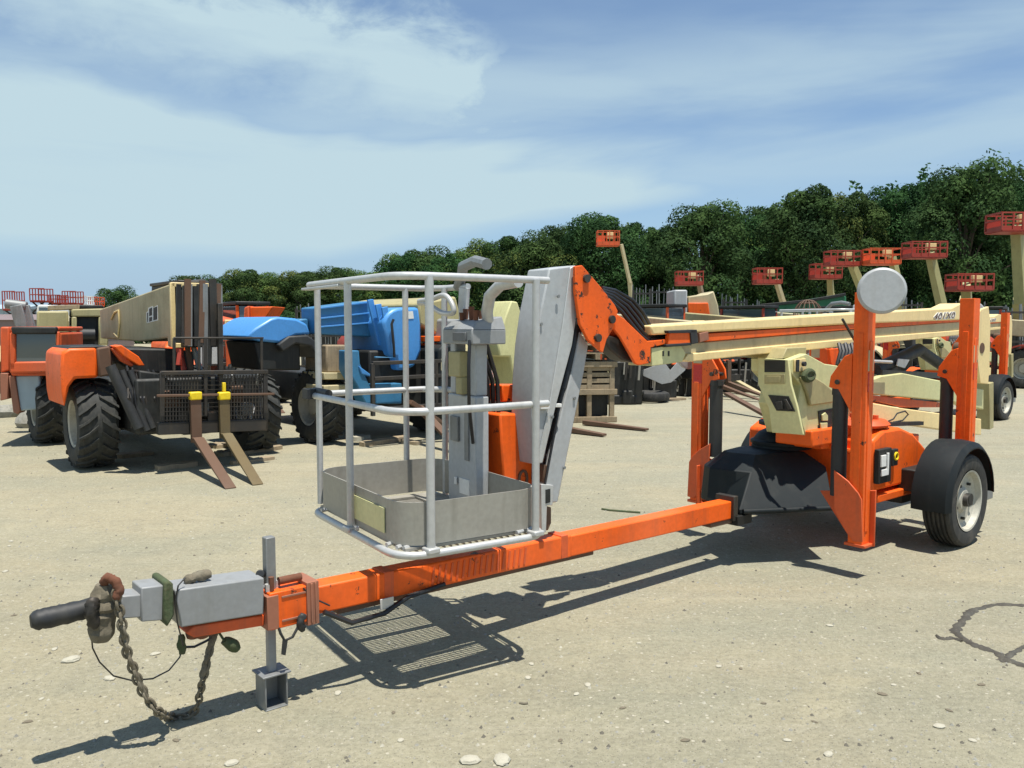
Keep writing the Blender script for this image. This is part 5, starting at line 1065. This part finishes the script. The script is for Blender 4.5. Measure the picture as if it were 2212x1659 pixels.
# wooden crates, dark pile with a tyre and a bent sheet, right of the jib
cr = thing('crate', 'slatted wooden crate on legs just right of the jib', 'crate', ground(1282, 912), R(8)); 
m = MB(); hw = .30
for sx in (-hw, -.08, hw):
    for sy in (0, .6): m.bar((sx, sy, 0), (sx, sy, .95), .08, .08)
for zz in (.05, .50, .95): m.bar((-hw-.05, -.04, zz), (hw+.08, -.04, zz), .05, .09); m.bar((-hw-.05, .64, zz), (hw+.08, .64, zz), .05, .09)
m.build('frame', M['wood'], cr, bevel=.005); m = MB()
for k in range(4): m.bar((-hw, -.02, .58+.1*k), (hw, -.02, .58+.1*k), .02, .07); 
m.box(-hw, hw, 0, .6, .97, 1.0); m.build('slats', M['wood'], cr, bevel=.003); m = MB(); m.box(-hw+.05, hw-.05, .06, .55, .1, .9); m.build('load', M['deep'], cr)
for i, zz in enumerate((1.03, 1.17, 1.31)):
    pl = thing('pallet', ('lowest', 'middle', 'topmost')[i]+' weathered pallet stacked on the slatted crate right of the jib', 'pallet', ground(1282, 912)+Vector((-.02*i, .3, zz)), R(8+6*i), 'pallets on the crate'); m = MB()
    for k in range(5): m.box(-.35, .35, -.4+.17*k, -.28+.17*k, .09, .11)
    for k in range(3): m.box(-.35+.31*k, -.27+.31*k, -.4, .4, 0, .09)
    m.build('boards', M['wood'], pl, bevel=.003)
tyo = thing('tyre', 'loose black tyre lying below the cream boom end', 'tyre', ground(1412, 872)); m = MB(); m.lathe([(.2, .0), (.2, .16), (.30, .2), (.38, .17), (.4, .1), (.38, .03), (.30, 0)], (0, .4, .02), (0, 0, 1), 36); m.build('tread', M['rubber'], tyo)
sh = thing('sheet_metal', 'bent grey white metal sheet leaning in the dark pile below the boom end', 'metal sheet', ground(1440, 855)); 
m = MB(); m.prism([depth(x, y, 17.2)-sh.location for x, y in ((1388, 800), (1435, 782), (1448, 800), (1470, 775), (1487, 768), (1480, 800), (1450, 826), (1430, 830), (1390, 812))], (0, .03, 0)); m.build('sheet', M['grey'], sh, bevel=.003)
for i, (x0, x1, y0, y1, Y) in enumerate(((1335, 1380, 740, 858, 16.5), (1380, 1440, 765, 862, 17.5), (1440, 1500, 790, 850, 18.5), (1560, 1640, 770, 845, 19.5))):
    jk = thing('engine_block', ('leftmost', 'second', 'third', 'farthest right')[i]+' of the dark engine part piles below the cream boom', 'machine part', depth((x0+x1)/2, y1, Y)); jk.location.z = 0; m = MB(); rr = random.Random(40+i)
    for k in range(16):
        a = depth(x0+rr.random()*(x1-x0), y0+rr.random()*(y1-y0), Y)-jk.location; s_ = .1+rr.random()*.25; m.box(a.x-s_, a.x+s_, k*.02, .5+k*.02, 0 if k < 4 else a.z-.1, max(a.z, .12))
    m.build('block', M['deep'], jk, bevel=.03); m = MB()
    for k in range(5):
        m = MB(); a = depth(x0+rr.random()*(x1-x0), y0+20+rr.random()*30, Y)-jk.location; m.bar((a.x, -.05, a.z-.3), (a.x+.03, -.05, a.z+.2), .03, .04); m.build('pipe', M['alu_sheet' if k % 2 else 'steel'], jk)
# long bars propped behind the far outrigger
for i, (a, b_, mt, lb) in enumerate((((1572, 812), (1650, 858), 'cream_dull', 'upper pale bar slanting behind the far outrigger'), ((1570, 850), (1664, 906), 'brown', 'lower brown bar slanting behind the far outrigger'))):
    q = ground(*b_); p = on_plane(*a, q+Vector((-1.0, 1.2, 0)), Vector((0, 1, 0))); t = MB(); t.bar(p, q+Vector((0, 0, .03)), .12, .05); o = t.build('steel_bar', M[mt], None, bevel=.004); tag(o, lb, 'bar', 'bars slanting to the ground')
wc = MB(); a = ground(2182, 790); wc.box(a.x-.25, a.x+.35, a.y, a.y+.5, 0, .48); wc.box(a.x-.28, a.x+.38, a.y-.03, a.y+.53, .48, .53); tag(wc.build('crate', M['white'], None, bevel=.02), 'white box on the dirt at the right edge', 'box')
dg = thing('wire_guard', 'small domed wire guard standing above the cream boom beside the green skip', 'wire guard', depth(1745, 700, 20)); dg.location.z = 0; m = MB()
c0 = depth(1745, 684, 20)-dg.location; r0 = 30*20/1800
for k in range(7): a = R(k*180/7); m.tube([c0+Vector((r0*math.cos(b_)*math.cos(a), r0*math.cos(b_)*math.sin(a), 1.2*r0*math.sin(b_))) for b_ in [R(15*j) for j in range(13)]], .012, 5)
for zz in (.1, .45, .8): m.tube([c0+Vector((r0*math.sqrt(max(0, 1-zz*zz))*math.cos(a), r0*math.sqrt(max(0, 1-zz*zz))*math.sin(a), zz*r0*1.2)) for a in [R(30*j) for j in range(12)]], .012, 5, closed=True)
m.build('wire_dome', M['brown'], dg); m = MB(); m.box(c0.x-r0, c0.x+r0, -r0, r0, 0, c0.z); m.build('base', M['deep'], dg)

# ---------------------------------------------------------------- ground litter
rr = random.Random(5)
def plank(p, q, w_, h_, lb, mat='wood'):
    m = MB(); p, q = Vector(p), Vector(q); d = (q-p); n = 8; s = Vector((-d.y, d.x, 0)).normalized(); vs = []
    for k in range(n+1):
        c = p+d*k/n; a, b_ = w_*(.42+.14*rr.random()), w_*(.42+.14*rr.random()); z_ = h_*(.85+.3*rr.random())
        if k in (0, n): a *= .6; b_ *= .8
        vs += [c-s*a, c+s*b_, c+s*b_*.95+Vector((0, 0, z_)), c-s*a*.95+Vector((0, 0, z_*.9))]
    fs = [(0, 1, 2, 3), (4*n, 4*n+3, 4*n+2, 4*n+1)]+[(4*k+i, 4*k+4+i, 4*k+4+(i+1) % 4, 4*k+(i+1) % 4) for k in range(n) for i in range(4)]
    m.add(vs, fs); tag(m.build('plank', M[mat], None, angle=50), lb, 'plank', 'planks on the dirt')
plank(ground(250, 990), ground(330, 982), .16, .05, 'weathered plank beside the big front tyre')
plank(ground(338, 1016), ground(424, 1006), .16, .06, 'broken pale plank in the shadow left of the forks')
plank(ground(497, 985), ground(608, 970), .10, .05, 'long dark plank under the right wheel of the orange telehandler')
plank(ground(500, 1004), ground(590, 992), .12, .04, 'split plank right of the forks')
plank(ground(456, 968), ground(490, 964), .25, .05, 'short board between the forks, farthest')
plank(ground(470, 985), ground(505, 981), .22, .05, 'short board between the forks, nearest')
plank(ground(782, 965), ground(880, 950), .14, .06, 'grey plank lying behind the basket')
plank(ground(870, 955), ground(905, 962), .12, .05, 'short plank beside the rear basket post')
plank(ground(752, 950), ground(792, 952), .25, .07, 'white flat slab beside the blue telehandler wheel', 'stone')
plank(ground(1320, 870), ground(1480, 864), .16, .05, 'long plank under the dark pile right of the jib')
def rock(c, sx, sy, sz, seed, name, mat, lb, cat, group=None, n=10):
    r_ = random.Random(seed); m = MB(); rings = []
    for k in range(5):
        zz = (k/4); rad = (.9, 1.0, .95, .8, .45)[k]
        rings.append([Vector((sx*rad*math.cos(2*math.pi*i/n)*(.85+.3*r_.random()), sy*rad*math.sin(2*math.pi*i/n)*(.85+.3*r_.random()), sz*zz*(.92+.16*r_.random()))) for i in range(n)])
    m.frustum(rings); o = m.build(name, M[mat], None, angle=30); o.location = c; tag(o, lb, cat, group); return o
rock(ground(58, 926)+Vector((0, .25, 0)), .30, .22, .28, 3, 'rubble_block', 'concrete', 'rough grey concrete lump under the orange cab', 'rubble')
rock(ground(10, 903)+Vector((-.1, .2, 0)), .22, .2, .2, 4, 'rubble_block', 'concrete', 'grey lump at the left edge under the pinkish panel', 'rubble')
st = [(155, 1427, 1.6), (335, 1414, .9), (237, 1467, 1.1), (118, 1403, .7), (1140, 1465, .7), (1148, 1435, .6), (2028, 1570, .9), (1015, 1645, 1.5), (1085, 1643, 1.5), (24, 1170, .8), (12, 1235, .8), (730, 1498, .8), (1270, 1480, .7), (1245, 1500, .6), (1792, 1352, .7), (988, 1332, .6), (1552, 1440, .6), (1700, 1600, .6), (1790, 1630, .8), (500, 1650, 1.0), (865, 1600, .6), (640, 1240, .6), (90, 1510, .5), (230, 1560, .5), (1930, 1480, .5), (1440, 1560, .5), (560, 1580, .5), (1380, 1390, .5), (2100, 1600, .6), (20, 1180, .6)]
protos = []
for i, (x, y, s) in enumerate(st):
    p = ground(x, y)
    if i < 4: o = rock(p, .028, .02, .012, 60+i, 'stone', 'stone', '', 'stone', n=8); protos.append(o)
    else: o = protos[i % 4].copy(); COL.objects.link(o); o.location = p
    o.scale = (s, s, s); o.rotation_euler = (0, 0, rr.random()*6)
    near = 'pale pebble on bare dirt'
    o['label'] = ('larger ' if s > 1 else 'small ')+'pale pebble on the dirt, '+('near the hitch' if x < 500 else 'below the basket' if x < 1300 else 'in the right foreground'); o['group'] = 'pale pebbles '+('near the hitch' if x < 500 else 'below the basket' if x < 1300 else 'in the right foreground')
for i, (x, y, s) in enumerate(((1600, 1445, .5), (1345, 1530, .6), (1480, 1600, .7), (1985, 1455, .6), (1905, 1500, .8), (1760, 1560, .5), (2050, 1535, .6), (2120, 1480, .7), (1650, 1520, .5), (850, 1540, .5), (380, 1600, .6), (60, 1560, .7), (1210, 1600, .5), (30, 1330, .6), (480, 1130, .6), (420, 1200, .5), (1500, 970, 1.2), (1180, 1330, .4))):
    o = protos[i % 4].copy(); o.data = protos[i % 4].data.copy(); o.data.materials.clear(); o.data.materials.append(M['mud']); COL.objects.link(o); o.location = ground(x, y); o.scale = (s, s*.8, s*.8); o.rotation_euler = (0, 0, rr.random()*6); o.name = 'dirt_clod'
    wh = 'on the left' if x < 900 else 'on the right'; o['label'] = 'small dark clod of dirt lying on the bare yard '+wh; o['category'] = 'clod'; o['group'] = 'dark clods '+wh
# gravel crumbs
M['gravel_dark'] = paint('dark_gravel', (.13, .12, .095), .9, dirt=.3, scale=30)
m = MB(); r_ = random.Random(8)
for k in range(15000):
    y = 2.2+10*r_.random()**1.7; x = (r_.random()*2-1)*(.72*y+.3); s = .0022+.009*r_.random()**4; b = []
    a0 = r_.random()*6
    vs = [(x+s*math.cos(a0+i*1.57)*(.7+.6*r_.random()), y+s*math.sin(a0+i*1.57)*(.7+.6*r_.random()), 0) for i in range(4)]+[(x+s*.1, y+s*.1, s*(.6+.5*r_.random()))]
    q_ = r_.random(); m.cur = 0 if q_ < .13 else (1 if q_ < .75 else 2); m.add(vs, [(0, 1, 4), (1, 2, 4), (2, 3, 4), (3, 0, 4)])
tag(m.build('gravel', [M['stone'], M['concrete'], M['gravel_dark']], None, recalc=False), 'fine gravel scattered over the dirt yard', 'gravel', kind='stuff')
def ribbon(px, r, name, mat, lb, cat):
    m = MB(); m.tube([ground(x, y)+Vector((0, 0, r*.8)) for x, y in px], r, 7); tag(m.build(name, M[mat], None), lb, cat)
def strip_line(px, lb, seed):  # low dark strip of uneven width laid on the ground
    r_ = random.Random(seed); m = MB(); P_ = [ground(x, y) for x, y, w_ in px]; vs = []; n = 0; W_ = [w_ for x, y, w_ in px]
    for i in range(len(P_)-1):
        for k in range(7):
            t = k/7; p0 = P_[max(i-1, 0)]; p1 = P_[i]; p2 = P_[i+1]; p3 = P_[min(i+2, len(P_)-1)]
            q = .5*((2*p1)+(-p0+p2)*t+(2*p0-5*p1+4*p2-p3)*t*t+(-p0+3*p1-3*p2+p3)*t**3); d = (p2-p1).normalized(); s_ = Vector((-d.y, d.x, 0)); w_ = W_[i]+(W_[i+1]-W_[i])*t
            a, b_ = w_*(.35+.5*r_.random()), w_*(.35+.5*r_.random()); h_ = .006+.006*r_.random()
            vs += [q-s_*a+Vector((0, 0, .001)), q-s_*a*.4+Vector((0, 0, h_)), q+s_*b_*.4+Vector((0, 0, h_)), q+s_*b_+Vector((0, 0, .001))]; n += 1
    m.add(vs, [(4*k+c, 4*k+c+1, 4*k+5+c, 4*k+4+c) for k in range(n-1) for c in range(3)]); tag(m.build('dark_strip', M['strip_dark'], None, angle=60), lb, 'mud ridge')
M['strip_dark'] = paint('dark_brown_strip', (.055, .05, .04), .8, dirt=.7, dcol=(.14, .13, .10), scale=14, bump=.8)
strip_line([(2240, 1312, .02), (2200, 1308, .035), (2150, 1307, .025), (2112, 1316, .03), (2096, 1324, .045), (2078, 1342, .03), (2064, 1362, .04), (2072, 1374, .03), (2100, 1392, .03), (2128, 1402, .045), (2150, 1410, .03), (2172, 1426, .055), (2192, 1432, .04), (2240, 1450, .02)], 'dark angular strip bending round at the right edge', 5)
strip_line([(2022, 1374, .008), (2036, 1381, .025), (2060, 1380, .02), (2080, 1388, .012)], 'short dark strip touching the left of the angular one', 6)
strip_line([(2172, 1424, .03), (2190, 1410, .03), (2215, 1396, .02), (2240, 1388, .02)], 'thin dark strip branching inside the angular one', 7)
ribbon([(1300, 1101), (1318, 1104), (1345, 1106), (1383, 1109)], .009, 'twig', 'moss', 'dark twig on the dirt right of the basket', 'twig')
ribbon([(1122, 1520), (1132, 1522), (1140, 1521)], .005, 'twig', 'mud', 'tiny twig on the dirt below the basket shadow', 'twig')

# ---------------------------------------------------------------- trees
def crown_mesh(seed, h, wd_, nleaf, lobes=30, base=.08):
    """leaf clusters on the skin of many overlapping boughs; each bough keeps its own tone"""
    r_ = random.Random(seed); m = MB(); L_ = []
    for k in range(lobes):
        f = (k+.5)/lobes; a = k*2.4+r_.random()*.8; zz = h*(base+.10+.76*f)
        prof = math.sqrt(max(.03, 1-((f-.38)/.66)**2))
        rad = wd_/2*prof*(.35+.5*r_.random()); L_.append((Vector((rad*math.cos(a), rad*math.sin(a), zz)), wd_*(.13+.09*r_.random())*(.55+.45*prof), r_.random()))
    L_.append((Vector((0, 0, h*.88)), wd_*.15, .5)); L_.append((Vector((wd_*.1, 0, h*.80)), wd_*.17, .2)); L_.append((Vector((-wd_*.12, 0, h*.78)), wd_*.16, .8))
    for k in range(nleaf):
        c, R_, tone = L_[r_.randrange(len(L_))]
        d = Vector((r_.gauss(0, 1), r_.gauss(0, 1), r_.gauss(0, 1)*.85+.25)).normalized()
        q = c+Vector((d.x, d.y, d.z*.8))*R_*(.72+.33*r_.random()**.6)*(1+.16*math.sin(d.x*9+c.z*3)*math.sin(d.z*8+c.x*4)*math.cos(d.y*7))
        s = .04+.075*r_.random(); u_ = Vector((r_.gauss(0, 1), r_.gauss(0, 1), r_.gauss(0, .7))).normalized(); n_ = (d*1.4+Vector((r_.gauss(0, .6), r_.gauss(0, .6), r_.gauss(0, .6)+.3))).normalized()
        u_ = (u_-n_*u_.dot(n_)).normalized(); w_ = n_.cross(u_)
        t_ = tone+r_.gauss(0, .12); m.cur = 0 if t_ < .45 else (1 if t_ < .85 else 2)
        if k % 11 == 0: q = q+d*R_*.25*r_.random(); s *= .75
        m.add([q-u_*s*1.4, q+w_*s*.7, q+u_*s*1.4, q-w_*s*.7], [(0, 1, 2, 3)])
    return m, [(c, R_) for c, R_, _ in L_]
def make_tree(seed, h, wd_, nleaf, mats, name='tree'):
    o = bpy.data.objects.new(name, None); COL.objects.link(o)
    m, L_ = crown_mesh(seed, h, wd_, nleaf); m.build('crown', [M[x] for x in mats], o, recalc=False)
    m = MB(); m.tube([(0, 0, 0), (.1, 0, h*.3), (0, .1, h*.6), (0, 0, h*.86)], h*.028, 9, r2=h*.006)
    for c, R_ in L_[::2]: m.tube([(0, 0, c.z*.55), Vector((c.x*.5, c.y*.5, c.z*.85)), c], h*.009, 6, r2=h*.003)
    m.build('trunk', M['bark'], o); return o
dark = ['leaf_d', 'leaf_m', 'leaf_d']; mid = ['leaf_m', 'leaf_d', 'leaf_l']; light = ['leaf_l', 'leaf_m', 'leaf_l']
kinds = {'d': [make_tree(s, 10, w_, 30000, dark) for s, w_ in ((1, 7.5), (2, 9), (3, 6.5), (8, 8))], 'm': [make_tree(s, 10, w_, 27000, mid) for s, w_ in ((4, 9), (5, 7.5))], 'l': [make_tree(s, 10, w_, 22000, light) for s, w_ in ((6, 9), (7, 8))]}
used = {id(o): False for k in kinds.values() for o in k}
# (x in the photo, height of the top, distance, kind)
spots = [(255, 622, 80, 'm', 1.2), (402, 596, 74, 'd', 1.0), (460, 600, 76, 'm', 1.2), (520, 582, 72, 'm', 1.2), (575, 592, 75, 'l', 1.2), (640, 586, 73, 'm', 1.3), (700, 584, 76, 'm', 1.2), (745, 578, 78, 'm', 1.0), (790, 588, 74, 'l', 1.2),
         (862, 548, 76, 'm', 1.1), (925, 540, 78, 'm', 1.1), (985, 545, 74, 'm', 1.1), (1045, 525, 76, 'l', 1.0), (1105, 512, 75, 'm', 1.0), (1165, 512, 73, 'm', 1.0), (1218, 490, 77, 'd', .95), (1298, 440, 72, 'd', 1.0), (1370, 462, 80, 'm', .8), (1425, 470, 76, 'd', .8), (1520, 418, 71, 'd', 1.05), (1600, 440, 80, 'm', .8), (1655, 425, 82, 'd', .7), (1740, 378, 70, 'd', .95), (1830, 392, 75, 'm', .8), (1900, 412, 82, 'd', .7), (1945, 374, 78, 'd', .75), (2020, 362, 84, 'm', .7), (2095, 324, 70, 'd', .9), (2170, 345, 78, 'd', .7), (2235, 362, 72, 'd', .8)]
for i, (x, y, Y, k, wf) in enumerate(spots):
    p = depth(x, y, Y); lst = kinds[k]; src = lst[i % len(lst)]
    if not used[id(src)]: used[id(src)] = True; o = src
    else: o = copy_tree(src)
    s = p.z/(9.9 if x < 1240 else 10.7); o.location = (p.x, Y, 0); o.scale = (s*wf, s*wf, s); o.rotation_euler = (0, 0, rr.random()*6.28)
    desc = {'d': 'dark green', 'm': 'mid green', 'l': 'yellowish green'}[k]+' leafy tree, '
    if i == 0: lb = 'small round tree standing alone at the far left'
    elif x < 830: lb = desc+'number %d from the left in the low hedge-like row' % i
    elif x < 1260: lb = desc+'number %d from the left in the middle rising stretch' % (i-8)
    else: lb = desc+'number %d from the right end of the tall wood' % (len(spots)-i)
    tag(o, lb, 'tree', 'trees along the back of the yard')
for k in kinds.values():
    for o in k:
        if not used[id(o)]:
            for c in kids(o): bpy.data.objects.remove(c)
            bpy.data.objects.remove(o)
# undergrowth and the wood behind
def mass(name, lb, x0, x1, Y, hfun, n, s0, mats, seed):
    r_ = random.Random(seed); m = MB()
    for k in range(n):
        X = x0+(x1-x0)*r_.random(); h_ = hfun(X); y_ = Y+r_.random()*2.5; z_ = h_*r_.random()**.8*(1+.2*math.sin(X*1.9)+.15*math.sin(X*4.7)); s = s0*(.6+.8*r_.random())
        u_ = Vector((r_.gauss(0, 1), r_.gauss(0, .6), r_.gauss(0, .6))).normalized(); n_ = Vector((r_.gauss(0, .6), -1, r_.gauss(0, .6)+.5)).normalized(); u_ = (u_-n_*u_.dot(n_)).normalized(); w_ = n_.cross(u_); q = Vector((X, y_, z_))
        m.cur = 0 if r_.random() < .6 else 1; m.add([q-u_*s*1.3, q+w_*s*.7, q+u_*s*1.3, q-w_*s*.7], [(0, 1, 2, 3)])
    tag(m.build(name, [M[x] for x in mats], None, recalc=False), lb, 'vegetation', kind='stuff')
mass('undergrowth', 'dark undergrowth at the foot of the trees', -32, 56, 68, lambda X: 3.0 if X > 4 else 2.2, 52000, .11, ['leaf_d', 'leaf_m'], 91)
mass('woodland', 'dark wood behind the front row of trees', -30, 64, 82, lambda X: (4.5+max(0, X+12)*.16) if X > -12 else 4.2, 60000, .17, ['leaf_d', 'leaf_m'], 92)
